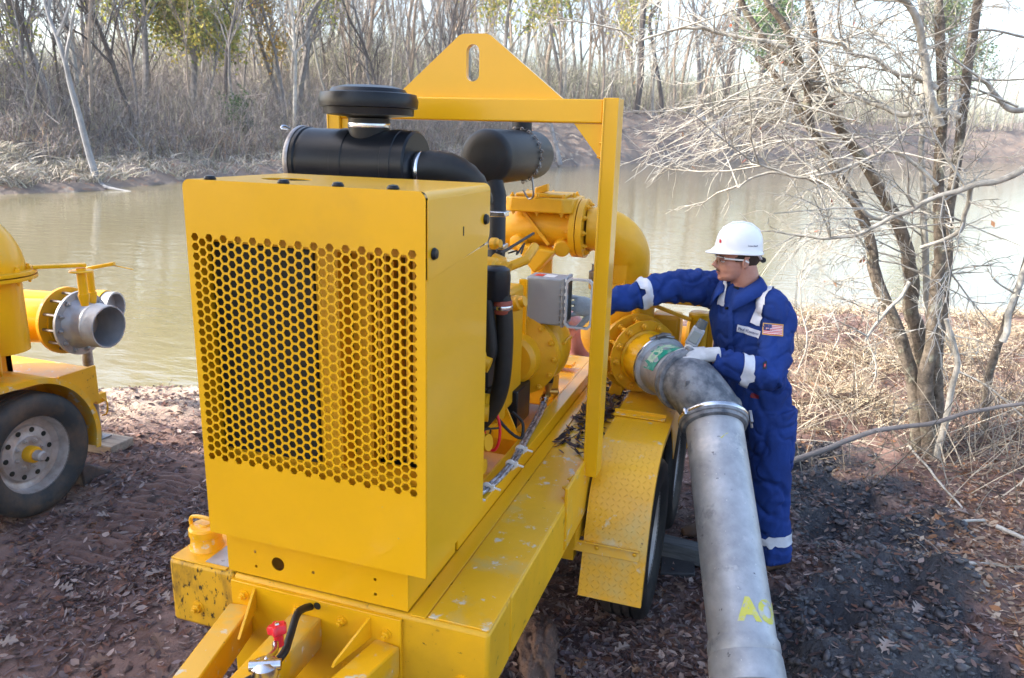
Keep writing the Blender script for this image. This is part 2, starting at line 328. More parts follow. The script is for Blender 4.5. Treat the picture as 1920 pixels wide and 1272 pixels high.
# radiator guard (hood)
HX0, HX1, HY0, HY1, HZ0, HZ1 = -1.504, -.786, 1.70, 2.14, .967, 2.016
def rrect(x0, z0, x1, z1, r, corners=(1, 1, 1, 1), n=6):
    out = []
    for i, (cx, cz, a0) in enumerate(((x0, z0, 180), (x1, z0, 270), (x1, z1, 0), (x0, z1, 90))):
        if corners[i]:
            ox = cx+(r if cx == x0 else -r); oz = cz+(r if cz == z0 else -r)
            out += [(ox+r*math.cos(R_(a0+90*k/n)), oz+r*math.sin(R_(a0+90*k/n))) for k in range(n+1)]
        else: out.append((cx, cz))
    return out
holes = []; PXX, PZZ = .652/28, .657/24.5; hr = PZZ*.78/math.sqrt(3)
hs = PXX/(PZZ*math.sqrt(3)/2)
for i in range(29):
    n = 25 if i % 2 == 0 else 24
    for k in range(n):
        cx = -1.476+i*PXX; cz = 1.862-k*PZZ-(PZZ/2 if i % 2 else 0)
        holes.append([(cx+hr*hs*math.cos(R_(60*q)), cz+hr*math.sin(R_(60*q))) for q in range(6)])
outer = rrect(HX0, HZ0, HX1-.002, HZ1, .022, (0, 0, 1, 1))
gd = cutplate('radiator_guard', outer, holes, .003, lambda c: V(c.x, HY0+c.z, c.y), YEL, PT)
sq = lambda x, z, s: [(x-s, z-s), (x+s, z-s), (x+s, z+s), (x-s, z+s)]
# side and top sheets
side = MB()
side.prism([(HY0+.002, HZ0), (HY1-.006, HZ0), (HY1-.006, 1.84), (HY0+.002, 1.80)], (HX1-.003, 0, 0), (0, 1, 0), (0, 0, 1), .003).build('side_panel', YEL, PT, .001)
prf = rrect(HY0+.004, 1.80, HY1, HZ1-.004, .03, (1, 1, 0, 0))
top = MB()
pr = [(HY0+.004, 1.795)]+[(HY1-.03, 1.845)]+[(HY1-.03+.03*math.cos(R_(t)), 1.875+.03*math.sin(R_(t))) for t in (-60, -30, 0)]+[(HY1, HZ1-.02), (HY0+.004, HZ1-.02)]
top.prism(pr, (HX1-.0005, 0, 0), (0, 1, 0), (0, 0, 1), .003)
top.build('side_cover', YEL, PT, .001)
MB().prism([(HY0+.004, HZ0), (HY1, HZ0), (HY1, HZ1-.02), (HY0+.004, HZ1-.02)], (HX0, 0, 0), (0, 1, 0), (0, 0, 1), .003).build('side_cover', YEL, PT, .001)
circ = lambda x, y, rx, ry, n=28: [(x+rx*math.cos(2*math.pi*k/n), y+ry*math.sin(2*math.pi*k/n)) for k in range(n)]
cutplate('top_sheet', [(HX0+.018, HY0+.004), (HX1-.018, HY0+.004), (HX1-.018, HY1), (HX0+.018, HY1)], [circ(-1.30, 1.88, .075, .055)], .003, lambda c: V(c.x, c.y, HZ1-.0015+c.z), YEL, PT)
for s, xx in ((1, HX1-.018), (-1, HX0+.018)):      # rolled shoulders of the top sheet
    arc = [(xx+s*.02*math.sin(R_(t)), HZ1-.02+.02*math.cos(R_(t))) for t in range(0, 91, 15)]
    mb = MB(); mb.v = [(x, y, z) for y in (HY0+.004, HY1) for x, z in arc]; n = len(arc)
    mb.f = [(i, i+1, n+i+1, n+i) if s > 0 else (i, n+i, n+i+1, i+1) for i in range(n-1)]
    mb.build('rolled_edge', YEL, PT)
for px_ in (-1.43, -1.20, -1.04, -.885):
    MB().lathe((px_, HY0+.02, HZ1), (0, 0, 1), [(.015, 0), (.016, .003), (.012, .010), (0, .012)], 18).build('rubber_knob', BLK, PT)
for yy, zz in ((1.735, 1.862), (2.10, 1.915)):
    MB().lathe((HX1+.0025, yy, zz), (1, 0, 0), [(.015, 0), (.016, .003), (.012, .010), (0, .012)], 18).build('rubber_knob', BLK, PT)
MB().box(HX1+.002, 1.93, 1.885, HX1+.0035, 1.936, 1.91).build('slot', RADI, PT)
# base panel under the guard
bhole = [circ(-1.317, .859, .023, .023, 20)]+[sq(x, z, .0045) for x, z in ((-1.399, .884), (-1.398, .834), (-1.192, .858), (-.982, .882), (-.982, .833))]
cutplate('base_panel', [(-1.502, DZ), (-.876, DZ), (-.876, HZ0+.01), (-1.502, HZ0+.01)], bhole, .003, lambda c: V(c.x, DY0+.012+c.z, c.y), YEL, PT)
MB().box(-.879, DY0+.014, DZ, -.876, HY1-.02, HZ0+.02).build('base_side', YEL, PT, .001)
MB().box(-1.502, DY0+.014, DZ, -1.499, HY1-.02, HZ0+.02).build('base_side', YEL, PT, .001)
# what shows through the holes: radiator core, its frame, vertical fan-guard slats
MB().box(-1.494, 1.782, 1.215, -1.162, 1.88, 1.835).build('radiator_core', RADI, PT)
rf = MB().box(-1.494, 1.785, 1.838, -.83, 1.86, 1.96).box(-1.494, 1.785, 1.10, -.83, 1.86, 1.212).box(-1.160, 1.79, 1.13, -1.09, 1.85, 1.93).box(-1.088, 1.86, 1.1, -1.03, 1.90, 1.93).build('radiator_frame', YELC, PT)
MB().box(-1.47, 1.93, .98, -.83, 1.94, 1.98).build('radiator_core', RADI, PT)
for k in range(9):
    x = -1.015+k*.022; MB().box(x, 1.868, 1.22, x+.008, 1.892, 1.84).build('radiator_slat', YELC, PT)
MB().box(-1.494, 1.785, 1.0, -.83, 1.87, 1.09).build('radiator_foot', YELC, PT)
# lifting frame
Y0, Y1 = 2.885, 2.985
post = MB()
def chan(x0, x1, name):
    q = MB().box(x0, Y0, .79, x1, Y1, 2.297); q.box(x0-.0, Y0-.006, .79, x0+.007, Y0, 2.297); q.build(name, YEL, PT, .004)
chan(-.622, -.565, 'lifting_post'); chan(-1.785, -1.73, 'lifting_post')
MB().box(-1.729, Y0+.01, 2.205, -.623, Y1-.01, 2.292).build('lifting_beam', YEL, PT, .006)
gx = lambda p: p
gus = [(-1.487, 2.293), (-.787, 2.293), (-1.083, 2.522), (-1.10, 2.528), (-1.195, 2.528), (-1.212, 2.522)]
slot = [(-1.154+.027*math.cos(R_(t)), 2.463+.027*math.sin(R_(t))) for t in range(0, 181, 20)]+[(-1.154+.027*math.cos(R_(t)), 2.380+.027*math.sin(R_(t))) for t in range(180, 361, 20)]
cutplate('lifting_eye_plate', gus, [slot], .026, lambda c: V(c.x, 2.935+c.z, c.y), YEL, PT, .003)
MB().prism([(-.735, 2.204), (-.623, 2.204), (-.623, 2.07)], (0, Y0+.03, 0), (1, 0, 0), (0, 0, 1), .012).build('knee_gusset', YEL, PT, .002)
MB().prism([(-1.729, 2.204), (-1.617, 2.204), (-1.729, 2.07)][::-1], (0, Y0+.03, 0), (1, 0, 0), (0, 0, 1), .012).build('knee_gusset', YEL, PT, .002)
for zz in (2.135, 2.085): bolt((-.623, Y0+.025, zz), (-1, 0, 0), .008, YEL, PT)
MB().box(-.626, 2.60, .60, -.612, 3.05, .86).build('post_bracket', YELW, PT, .003)
for yy, zz in ((2.72, .845), (2.72, .80), (2.64, .845), (2.64, .80)): bolt((-.626, yy, zz), (-1, 0, 0), .009, YELD, PT)
# air cleaner
ac = MB().lathe((-1.71, 2.56, 2.035), (1, 0, 0), [(.0, .02), (.10, .01), (.122, .015), (.130, .03), (.130, .05), (.125, .055), (.127, .065), (.125, .075), (.125, .20), (.128, .202), (.128, .245), (.125, .247), (.125, .40), (.128, .402), (.128, .44), (.125, .442), (.125, .485), (.118, .492), (0, .494)], 44).build('air_cleaner', BLK, PT)
MB().lathe((-1.695, 2.56, 2.035), (1, 0, 0), [(.132, 0), (.134, .004), (.134, .014), (.132, .018)], 44).build('clamp_band', STL, ac)
MB().tube(spline([(-1.69, 2.475, 2.155), (-1.70, 2.455, 2.165), (-1.70, 2.44, 2.155), (-1.68, 2.45, 2.15)]), .004, 6).build('clip', CHR, ac)
ic = MB().lathe((-1.405, 2.55, 1.998), (0, 0, 1), [(.03, -.03), (.055, .02), (.072, .09), (.074, .17), (.074, .20), (.082, .205), (.16, .212), (.163, .235), (.174, .237), (.178, .262), (.170, .285), (.138, .290), (.13, .302), (.09, .312), (0, .315)], 48).build('intake_cap', BLK, PT)
MB().lathe((-1.405, 2.55, 2.166), (0, 0, 1), [(.0755, 0), (.0762, .002), (.0762, .014), (.0755, .016)], 40).build('clamp_band', CHR, ic)
el = MB().tube(spline([(-1.225, 2.56, 2.02), (-1.17, 2.57, 2.03), (-1.10, 2.60, 2.02), (-1.055, 2.66, 1.97), (-1.04, 2.70, 1.90)], 5), [.062+.003*(i % 2) for i in range(21)], 24).build('intake_elbow', RUB, PT)
MB().lathe((-1.215, 2.56, 2.02), (1, .1, 0), [(.069, 0), (.071, .003), (.071, .015), (.069, .018)], 32).build('clamp_band', CHR, el)
# silencer
mu = MB().lathe((-1.195, 3.16, 2.06), (0, 1, 0), [(0, 0), (.06, .003), (.100, .014), (.116, .035), (.12, .055), (.12, .70), (.11, .74), (.07, .76), (0, .765)], 44).build('silencer', BLKM, PT)
MB().tube([(-1.19, 3.68, 2.15), (-1.19, 3.68, 2.40)], .048, 24).build('exhaust_stack', BLKM, mu)
MB().tube([(-1.17, 3.22, 1.98), (-1.14, 3.20, 1.90), (-1.11, 3.12, 1.55)], .040, 20).build('exhaust_pipe', BLKM, PT)
ch = MB()
for k in range(22):
    t = R_(75+k*8.5); c = V(-1.195-.128*math.cos(t), 3.62, 2.06+.128*math.sin(t))
    ch.lathe(c, (0, 1, 0) if k % 2 else (math.cos(t), 0, math.sin(t)), [(.006, 0), (.010, .002), (.006, .004), (.004, .002), (.006, 0)], 8)
ch.build('chain', STL, mu)
MB().tube(spline([(-1.10, 3.58, 1.96), (-1.09, 3.58, 1.88), (-1.12, 3.60, 1.86), (-1.15, 3.60, 1.90)]), .005, 6).build('chain_hook', STL, mu)
for zz in (1.835, 1.70):
    MB().bar((-1.14, 3.02, zz), (-1.03, 3.02, zz+.004), .06, .022).build('exhaust_clamp', CHR, PT, .003)
# engine body behind the guard
MB().box(-1.44, 2.16, .90, -.90, 2.28, 1.94).build('bay_shade_backing', BLK, PT, .01)  # dark backing added to stand for the shade in the engine bay
en = MB().box(-1.36, 2.29, .93, -1.02, 3.05, 1.30).box(-1.30, 2.3, 1.302, -1.08, 2.95, 1.58).box(-1.34, 3.05, .95, -1.03, 3.30, 1.5).build('engine_block', YELC, PT, .02)
for k in range(4):
    y = 2.36+k*.17
    MB().box(-1.02, y, 1.12, -.985, y+.1, 1.36).build('engine_cover', BLKM, PT, .01)  # coloured black to deepen the shade of the bay
    bolt((-.985, y+.05, 1.15), (1, 0, 0), .009, YELC, PT); bolt((-.985, y+.05, 1.33), (1, 0, 0), .009, YELC, PT)
MB().tube([(-1.02, 2.62, 1.16), (-.95, 2.62, 1.16)], .03, 18).build('oil_filler', YELC, PT)
MB().tube([(-1.02, 2.9, 1.62), (-.93, 2.98, 1.66), (-.93, 3.1, 1.7)], .02, 12).lathe((-.98, 2.86, 1.60), (1, .2, 0), [(.02, 0), (.034, .006), (.034, .014), (.02, .02)], 16).build('manifold', YELC, PT)
lumps = MB()
for k in range(26):
    y = rng.uniform(2.22, 3.2); z = rng.uniform(.9, 1.75); s = rng.uniform(.015, .05)
    lumps.lathe((-1.03+rng.uniform(0, .03), y, z), (1, rng.normal()*.2, rng.normal()*.3), [(s, 0), (s, s), (s*.7, s*1.2), (s*.7, s*1.8), (0, s*1.8)], 12)
lumps.build('engine_fittings', YELC, PT, kind='stuff')
wl = MB()
for k in range(16):
    p0 = V(-.99+rng.uniform(-.04, .03), rng.uniform(2.35, 2.9), rng.uniform(.85, 1.75)); p = [p0]
    for j in range(4): p.append(p[-1]+V(rng.normal()*.025, rng.normal()*.06, rng.normal()*.06))
    wl.tube(spline(p, 4), .004, 5)
wl.build('wiring_loom', RUB, PT, kind='stuff')
bt = MB().lathe((-.945, 2.66, 1.555), (0, 0, 1), [(.05, 0), (.054, .02), (.056, .09), (.052, .115), (.035, .125), (0, .128)], 28).build('breather_housing', BLK, PT)
MB().tube(spline([(-.965, 2.62, 1.56), (-.955, 2.62, 1.48), (-.945, 2.62, 1.40), (-.945, 2.62, 1.35), (-.97, 2.62, 1.30), (-1.02, 2.62, 1.28)]), .024, 18).build('coolant_hose', RUB, PT)
MB().tube(spline([(-.921, 2.66, 1.57), (-.908, 2.66, 1.48), (-.905, 2.66, 1.354), (-.914, 2.66, 1.225), (-.94, 2.66, 1.135), (-.99, 2.66, 1.06), (-1.05, 2.66, 1.0)]), .034, 20).build('coolant_hose', RUB, PT)
MB().lathe((-.918, 2.66, 1.505), (0, 0, 1), [(.037, 0), (.039, .003), (.039, .047), (.037, .05)], 26).build('hose_sleeve', REDC, PT)
MB().lathe((-.918, 2.66, 1.521), (0, 0, 1), [(.040, 0), (.041, .002), (.041, .014), (.040, .016)], 26).build('hose_clamp', CHR, PT)
MB().tube([(-.96, 2.75, 1.715), (-.953, 3.15, 1.75)], .006, 8).build('stay_rod', RUB, PT)
MB().tube(spline([(-.946, 2.7, 1.096), (-.929, 2.7, 1.031), (-.932, 2.7, .962), (-.954, 2.7, .924), (-.985, 2.7, .95), (-1.0, 2.7, 1.05)]), .0065, 8).build('battery_lead', RED, PT)
MB().tube(spline([(-.965, 2.75, 1.055), (-.917, 2.75, 1.005), (-.87, 2.75, .975), (-.852, 2.76, .979), (-.86, 2.78, 1.03), (-.91, 2.8, 1.06)]), .0065, 8).build('battery_lead', RUB, PT)
# battery tray, post bracket and control box
MB().box(-1.16, 3.16, .84, -1.005, 3.36, 1.02).build('battery', BLK, PT, .006)
MB().prism([(-1.10, .80), (-.965, .80), (-1.06, 1.00), (-1.10, 1.00)], (0, 3.12, 0), (1, 0, 0), (0, 0, 1), .008).build('battery_tray', YEL, PT, .002)
MB().box(-1.085, 3.38, .80, -1.045, 3.40, 1.50).build('box_bracket', YEL, PT, .002)
for zz in (1.48, 1.405, 1.33): MB().tube([(-1.09, 3.44, zz), (-1.055, 3.44, zz)], .014, 12).build('bracket_bush', RUB, PT)
bx = MB().box(-1.06, 3.41, 1.287, -.885, 3.55, 1.512).build('control_box', GRYB, PT, .008)
MB().box(-.885, 3.405, 1.282, -.868, 3.555, 1.518).build('box_rim', GRYB, bx, .004)
MB().box(-.8679, 3.42, 1.30, -.8655, 3.54, 1.50).build('box_panel', RADI, bx)
MB().box(-1.03, 3.45, 1.5125, -.99, 3.50, 1.5135).build('warning_sticker', RED, bx)
MB().box(-.985, 3.44, 1.5125, -.93, 3.51, 1.5135).build('label_plate', WHT, bx)
for k in range(7):
    z = 1.305+k*.033
    MB().prism([(0, 0), (.032, 0), (.032, .016)], (-.902, 3.401, z), (1, 0, 0), (0, 0, 1), .006).build('hinge_rib', GRYB, bx)
    MB().tube([(-.862, 3.40, z), (-.862, 3.40, z+.014)], .0045, 8).build('hinge_pin', WHT, bx)
cx0, cx1, cz0, cz1, ch_ = -.858, -.733, 1.290, 1.522, .016
po = [(cx0+ch_, cz0), (cx1-ch_, cz0), (cx1, cz0+ch_), (cx1, cz1-ch_), (cx1-ch_, cz1), (cx0+ch_, cz1), (cx0, cz1-ch_), (cx0, cz0+ch_)]
sh = lambda pl, k: [((p[0]-(cx0+cx1)/2)*(1-2*k/(cx1-cx0))+(cx0+cx1)/2, (p[1]-(cz0+cz1)/2)*(1-2*k/(cz1-cz0))+(cz0+cz1)/2) for p in pl]
lid = MB().prism(po, (0, 3.397, 0), (1, 0, 0), (0, 0, 1), .003).build('box_cover', CLR, bx)
cutplate('cover_rim', sh(po, -.002), [sh(po, .007)], .022, lambda c: V(c.x, 3.40+c.z, c.y), mat('frosted_plastic', (.50, .53, .57), .2), bx)
# braided hose and cable ties along the deck rail
br = spline([(-.958, 3.44, .875), (-.938, 3.285, .87), (-.910, 3.014, .872), (-.889, 2.837, .872), (-.880, 2.699, .872), (-.885, 2.543, .872), (-.905, 2.424, .872), (-.935, 2.30, .872)], 8)
for dx in (-.008, .008): MB().tube([V(p.x+dx, p.y, p.z) for p in br], .0085, 12).build('braided_hose', mat('braided_steel', (.55, .56, .60), .38, .7, col2=(.2, .2, .22), scale=120, thr=(.45, .55), stretch=(1, .25, 1)), PT)
for yy in (2.86, 2.70, 2.47, 2.37):
    x = min(br, key=lambda p: abs(p.y-yy)).x
    MB().lathe((x, yy, .872), (0.1, 1, 0), [(.021, 0), (.023, .001), (.023, .006), (.021, .007)], 20).bar((x+.02, yy, .88), (x+.055, yy+.004, .872), .006, .006).box(x+.02, yy-.004, .868, x+.03, yy+.01, .888).build('cable_tie', WHT, PT)
fit = MB().lathe((-.962, 3.44, .875), (-.1, 1, .35), [(.018, 0), (.018, .03), (.022, .032), (.022, .05), (.016, .052), (.016, .09)], 14).build('hose_fitting', CHR, PT)
MB().lathe((-.955, 3.50, .93), (0, 0, 1), [(.018, -.03), (.018, .03), (.024, .032), (.024, .05), (.018, .055)], 6).lathe((-.955, 3.50, .925), (1, .3, 0), [(.012, 0), (.016, .05), (.01, .055)], 10).build('elbow_fitting', BRS, PT)
MB().tube(spline([(-1.03, 3.46, 1.24), (-.985, 3.46, 1.17), (-.955, 3.47, 1.10), (-.94, 3.48, 1.04), (-.945, 3.49, .98)]), .018, 14).build('drain_hose', RUB, PT)
# pump volute on the deck behind
vo = MB().lathe((-1.09, 3.44, 1.12), (0, 1, 0), [(.10, -.14), (.12, -.12), (.125, -.05), (.20, -.03), (.20, .02), (.175, .025), (.17, .06), (.185, .07), (.20, .10), (.205, .20), (.19, .28), (.15, .33), (.10, .35), (.10, .42), (0, .42)], 48).build('pump_volute', YELC, PT)
for p in ring_pts((-1.09, 3.41, 1.12), (0, 1, 0), .185, 14): bolt(p, (0, -1, 0), .011, YELC, vo)
for k in range(5):
    t = R_(20+k*34); c = V(-1.09+.19*math.cos(t), 3.60, 1.12+.19*math.sin(t)-.02)
    MB().obox(c, (math.cos(t)*.03, 0, math.sin(t)*.03), (0, .07, 0), (-math.sin(t)*.008, 0, math.cos(t)*.008)).build('volute_rib', YELC, vo, .006)
MB().box(-1.14, 3.62, .80, -.96, 3.74, .96).build('pump_foot', YELC, PT, .01)
MB().tube([(-1.155, 4.0, .8), (-1.155, 4.0, 1.60)], .058, 24).build('column_pipe', YELC, PT)
# check valve, discharge elbow
cvx, cvy, cvz = -1.14, 3.98, 1.68
cv = MB().tube(spline([(-1.38, cvy, 1.64), (-1.28, cvy, 1.66), (-1.14, cvy, 1.69), (-1.0, cvy, 1.69), (-.95, cvy, 1.69)]), (.10, .11), 32).build('check_valve', YELC, PT)
lidp = [(-1.315, 3.83), (-1.28, 3.80), (-1.0, 3.80), (-.955, 3.84), (-.955, 4.10), (-1.0, 4.14), (-1.28, 4.14), (-1.315, 4.10)]
MB().prism(lidp, (0, 0, 1.775), (1, 0, 0), (0, 1, 0), .075).build('valve_bonnet', YELC, cv, .008)
MB().prism([(x, y) for x, y in [(-1.27, 3.85), (-1.0, 3.85), (-1.0, 4.08), (-1.27, 4.08)]], (0, 0, 1.85), (1, 0, 0), (0, 1, 0), .018).build('valve_lid', YELC, cv, .006)
MB().obox((-1.15, 3.93, 1.885), (.035, .0, .012), (0, .02, 0), (0, 0, .02)).build('lifting_lug', YELC, cv, .006)
for i, (x, y) in enumerate(((-1.28, 3.83), (-1.14, 3.815), (-1.0, 3.83), (-.985, 3.97), (-1.0, 4.10), (-1.14, 4.12), (-1.28, 4.10))): bolt((x, y, 1.85), (0, 0, 1), .0095, YELC, cv)
for x in (-1.27, -1.14, -1.01): bolt((x, 3.82, 1.775), (0, 0, -1), .008, YELC, cv)
MB().lathe((-1.02, 3.90, 1.60), (.25, -1, -.2), [(.042, 0), (.044, .01), (.044, .05), (.038, .056), (0, .058)], 24).build('inspection_boss', YELC, cv)
MB().lathe((-1.25, 3.90, 1.61), (-.15, -1, -.2), [(.042, 0), (.044, .01), (.044, .045), (.038, .05), (0, .052)], 24).build('inspection_boss', YELC, cv)
MB().prism([(-1.26, 1.61), (-1.03, 1.58), (-1.10, 1.50), (-1.14, 1.455), (-1.18, 1.50)][::-1], (0, cvy-.06, 0), (1, 0, 0), (0, 0, 1), .12).build('valve_keel', YELC, cv, .012)
MB().obox((-1.16, 3.872, 1.69), (.075, 0, -.085), (0, .008, 0), (.006, 0, .006)).build('valve_web', YELC, cv)
def flange(c, axis, ro, ri, th, n, M, parent, name='flange', br_=.011, side=1, rb=.82, ph=.1):
    f = MB().lathe(c, axis, [(ri, 0), (ro, 0), (ro, th), (ri, th), (ri, 0)], 56).build(name, M, parent, .0015)
    a = V(axis).normalized()
    for p in ring_pts(V(c)+a*(th if side > 0 else 0), axis, ro*rb, n, ph): bolt(p, a*side, br_, M, f)
    return f
flange((-.975, cvy, 1.69), (1, 0, 0), .155, .08, .032, 10, YELC, PT, side=-1)
flange((-.938, cvy, 1.69), (1, 0, 0), .155, .08, .032, 10, YELC, PT)
ep = [(-.91, cvy, 1.69), (-.86, cvy+.01, 1.69)]
for t in range(0, 91, 9):
    ep.append((-.86+.165*math.sin(R_(t)), cvy+.01+.10*t/90, 1.69-.165*(1-math.cos(R_(t)))))
ep.append((-.695, cvy+.12, 1.40))
MB().tube(ep, [.105]+[.115]*(len(ep)-1), 40).build('discharge_elbow', YELC, PT)
# priming tank with clamped cover, suction inlet
tc = V(-.70, 4.12, 0)
MB().lathe((tc.x, tc.y, .98), (0, 0, 1), [(.155, 0), (.16, .02), (.16, .375), (.12, .375)], 44).build('priming_tank', YELC, PT)
flange((tc.x, tc.y, 1.355), (0, 0, 1), .21, .1, .022, 8, YELC, PT, 'tank_flange', .011, -1)
flange((tc.x, tc.y, 1.381), (0, 0, 1), .21, .1, .022, 8, YELC, PT, 'tank_cover', .013, 1)
MB().bar((-.52, 4.12, 1.43), (-.36, 4.10, 1.44), .03, .03).bar((-.50, 4.12, 1.37), (-.50, 4.12, 1.44), .03, .03).build('clamp_lever', YELC, PT, .006)
MB().bar((-.47, 4.05, 1.41), (-.30, 4.08, 1.38), .008, .008).build('clamp_lever', YELC, PT, .002)
MB().lathe((-.86, 4.0, 1.42), (0, 0, 1), [(.02, -.03), (.03, 0), (.03, .04), (.016, .05), (.016, .08)], 14).build('relief_valve', STL, PT)
n_ = V(.6, -.8, 0); fcn = V(-.55, 3.87, 1.06)
MB().lathe(fcn-n_*.52, n_, [(.13, 0), (.145, .05), (.145, .20), (.155, .26), (.165, .36), (.165, .419)], 48).build('suction_inlet', YELC, PT)
def axf(d): return fcn+n_*d
flange(axf(-.10), n_, .205, .09, .024, 12, YELC, PT, 'inlet_flange', .013, 1, .86)
sp_ = MB()
for p in ring_pts(axf(-.076), n_, .168, 12, .1): sp_.tube([p, p+n_*.09], .0105, 8)
MB().lathe(axf(-.077), n_, [(.128, 0), (.128, .085)], 48).build('inlet_gasket', YELD, PT)
sp_.build('stud_bolts', YELC, PT)
ff = flange(axf(.008), n_, .192, .09, .012, 12, YELC, PT, 'adapter_flange', .014, 1, .86)
MB().lathe(axf(.02), n_, [(.142, 0), (.142, .012), (.132, .02), (.128, .165), (.12, .17)], 48).build('adapter_neck', YEL, PT)
MB().tube([(-.62, 3.98, 1.20), (-.62, 3.98, 1.345)], .022, 16).build('vent_pipe', YEL, PT)
# strainer body behind the arm
MB().box(-.56, 4.16, .98, -.40, 4.32, 1.22).build('strainer_body', YELC, PT, .02)
MB().tube([(-.30, 4.18, 1.02), (-.30, 4.18, 1.22)], .05, 24).build('strainer_bowl', YELD, PT)
MB().lathe((-.30, 4.18, 1.215), (0, 0, 1), [(.058, 0), (.06, .01), (.06, .03), (.05, .04), (0, .045)], 28).build('strainer_cap', YEL, PT)
MB().bar((-.56, 4.1, 1.29), (-.34, 4.12, 1.22), .02, .02).bar((-.56, 4.2, 1.31), (-.24, 4.2, 1.31), .05, .05).box(-.25, 4.17, .98, -.22, 4.23, 1.33).build('strainer_bracket', YELC, PT, .004)
flange((-.39, 4.55, .98), (1, 0, 0), .16, .09, .02, 12, YELC, PT, 'outlet_flange', .01, 1, .84)
MB().tube([(-.7, 4.5, .98), (-.38, 4.55, .98)], .1, 30).build('outlet_pipe', YELC, PT)
MB().bar((-.70, 3.95, .80), (-.62, 3.92, 1.02), .07, .05, (0, 1, 0)).build('tank_leg', YELC, PT, .003)
MB().prism([(0, 0), (.35, 0), (.35, .10), (0, .06)], (-1.36, 4.20, DZ+.04), (1, 0, 0), (0, 1, -.05), .02).build('rear_plate', YEL, PT)
MB().box(-1.40, 3.78, DZ, -.95, 4.58, DZ+.012).build('rear_deck_plate', YELW, PT, .001)
# fender over the tandem wheels
def fender(prof, x0, x1, M, parent, th=.005, lip=.03, name='fender', uvf=True):
    P = spline([(0, y, z) for y, z in prof], 5); n = len(P)
    L = [0]
    for i in range(1, n): L.append(L[-1]+(P[i]-P[i-1]).length)
    nr = []
    for i in range(n):
        t = (P[min(i+1, n-1)]-P[max(i-1, 0)]).normalized(); nr.append(V(0, -t.z, t.y))
    mb = MB(); rings = []
    for i in range(n):
        q, u = P[i], nr[i]
        row = [(x1, q.y-u.y*lip, q.z-u.z*lip), (x1, q.y, q.z), (x0, q.y, q.z), (x0, q.y-u.y*th, q.z-u.z*th), (x1-th, q.y-u.y*th, q.z-u.z*th), (x1-th, q.y-u.y*lip, q.z-u.z*lip)]
        mb.v += row
    for i in range(n-1):
        for k in range(6):
            a, b_ = i*6+k, i*6+(k+1) % 6
            mb.f.append((a, b_, b_+6, a+6))
    mb.f += [(0, 1, 4, 5), (1, 2, 3, 4)]; o_ = (n-1)*6
    mb.f += [(o_+5, o_+4, o_+1, o_), (o_+4, o_+3, o_+2, o_+1)]
    me = mb.mesh(name, 40); uv = me.uv_layers.new(name='UVMap')
    for l in me.loops:
        i, k = divmod(l.vertex_index, 6); vx = me.vertices[l.vertex_index].co
        uv.data[l.index].uv = (vx.x, L[i] + (0 if k in (1, 2, 3, 4) else .0))
    o = link(name, me, M, parent); bm = bmesh.new(); bm.from_mesh(me); bmesh.ops.recalc_face_normals(bm, faces=bm.faces); bm.to_mesh(me); bm.free()
    return o, P
fprof = [(2.815, .275), (2.855, .42), (2.90, .58), (2.95, .70), (3.03, .79), (3.14, .845), (3.26, .862), (3.6, .864), (4.0, .864), (4.28, .85), (4.42, .79), (4.52, .66), (4.58, .45), (4.60, .30)]
fo, FP = fender(fprof, -.60, -.332, DIA, PT)
MB().prism([(3.50, .835), (3.95, .835), (3.86, .70), (3.73, .57), (3.62, .70)], (-.338, 0, 0), (0, 1, 0), (0, 0, 1), .004).build('fender_valance', DIA, PT)
def strap(y, z, ny, nz, x0, x1):
    u = V(0, ny, nz).normalized(); t = V(0, -u.z, u.y)
    MB().obox(V((x0+x1)/2, y, z)+u*.004, ((x1-x0)/2, 0, 0), t*.022, u*.003).obox(V((x0+x1)/2, y, z)+u*.012-t*.022, ((x1-x0)/2, 0, 0), t*.003, u*.010).build('fender_strap', YELW, PT, .001)
strap(2.872, .475, -.95, .3, -.70, -.36); strap(3.47, .866, 0, 1, -.61, -.365)
for x in (-.54, -.38): MB().ball((x, 2.862, .485), .009, 10, (1, .5, 1)).build('rivet', YELC, PT)
MB().box(-.70, 2.87, .40, -.64, 2.93, .50).build('strap_bracket', YELC, PT)
MB().prism([(-.81, .30), (-.62, .50), (-.62, .57), (-.81, .57)], (0, 3.1, 0), (1, 0, 0), (0, 0, 1), .3).build('spring_hanger', YELC, PT)
MB().tube([(-1.9, 3.26, .34), (-.5, 3.26, .34)], .035, 14).build('axle', YELC, PT); MB().tube([(-1.9, 4.14, .34), (-.5, 4.14, .34)], .035, 14).build('axle', YELC, PT)
def tyre_prof(R, w):
    h = w/2; return [(R*.62, -h*.72), (R*.70, -h*.95), (R*.84, -h*1.02), (R*.94, -h*.95), (R*.985, -h*.80), (R, -h*.62), (R, -h*.42), (R*.972, -h*.40), (R*.972, -h*.32), (R, -h*.30), (R, -h*.03), (R*.972, -h*.01), (R*.972, h*.07), (R, h*.09), (R, h*.36), (R*.972, h*.38), (R*.972, h*.46), (R, h*.48), (R, h*.64), (R*.985, h*.80), (R*.94, h*.95), (R*.84, h*1.02), (R*.70, h*.95), (R*.62, h*.72), (R*.62, -h*.72)]
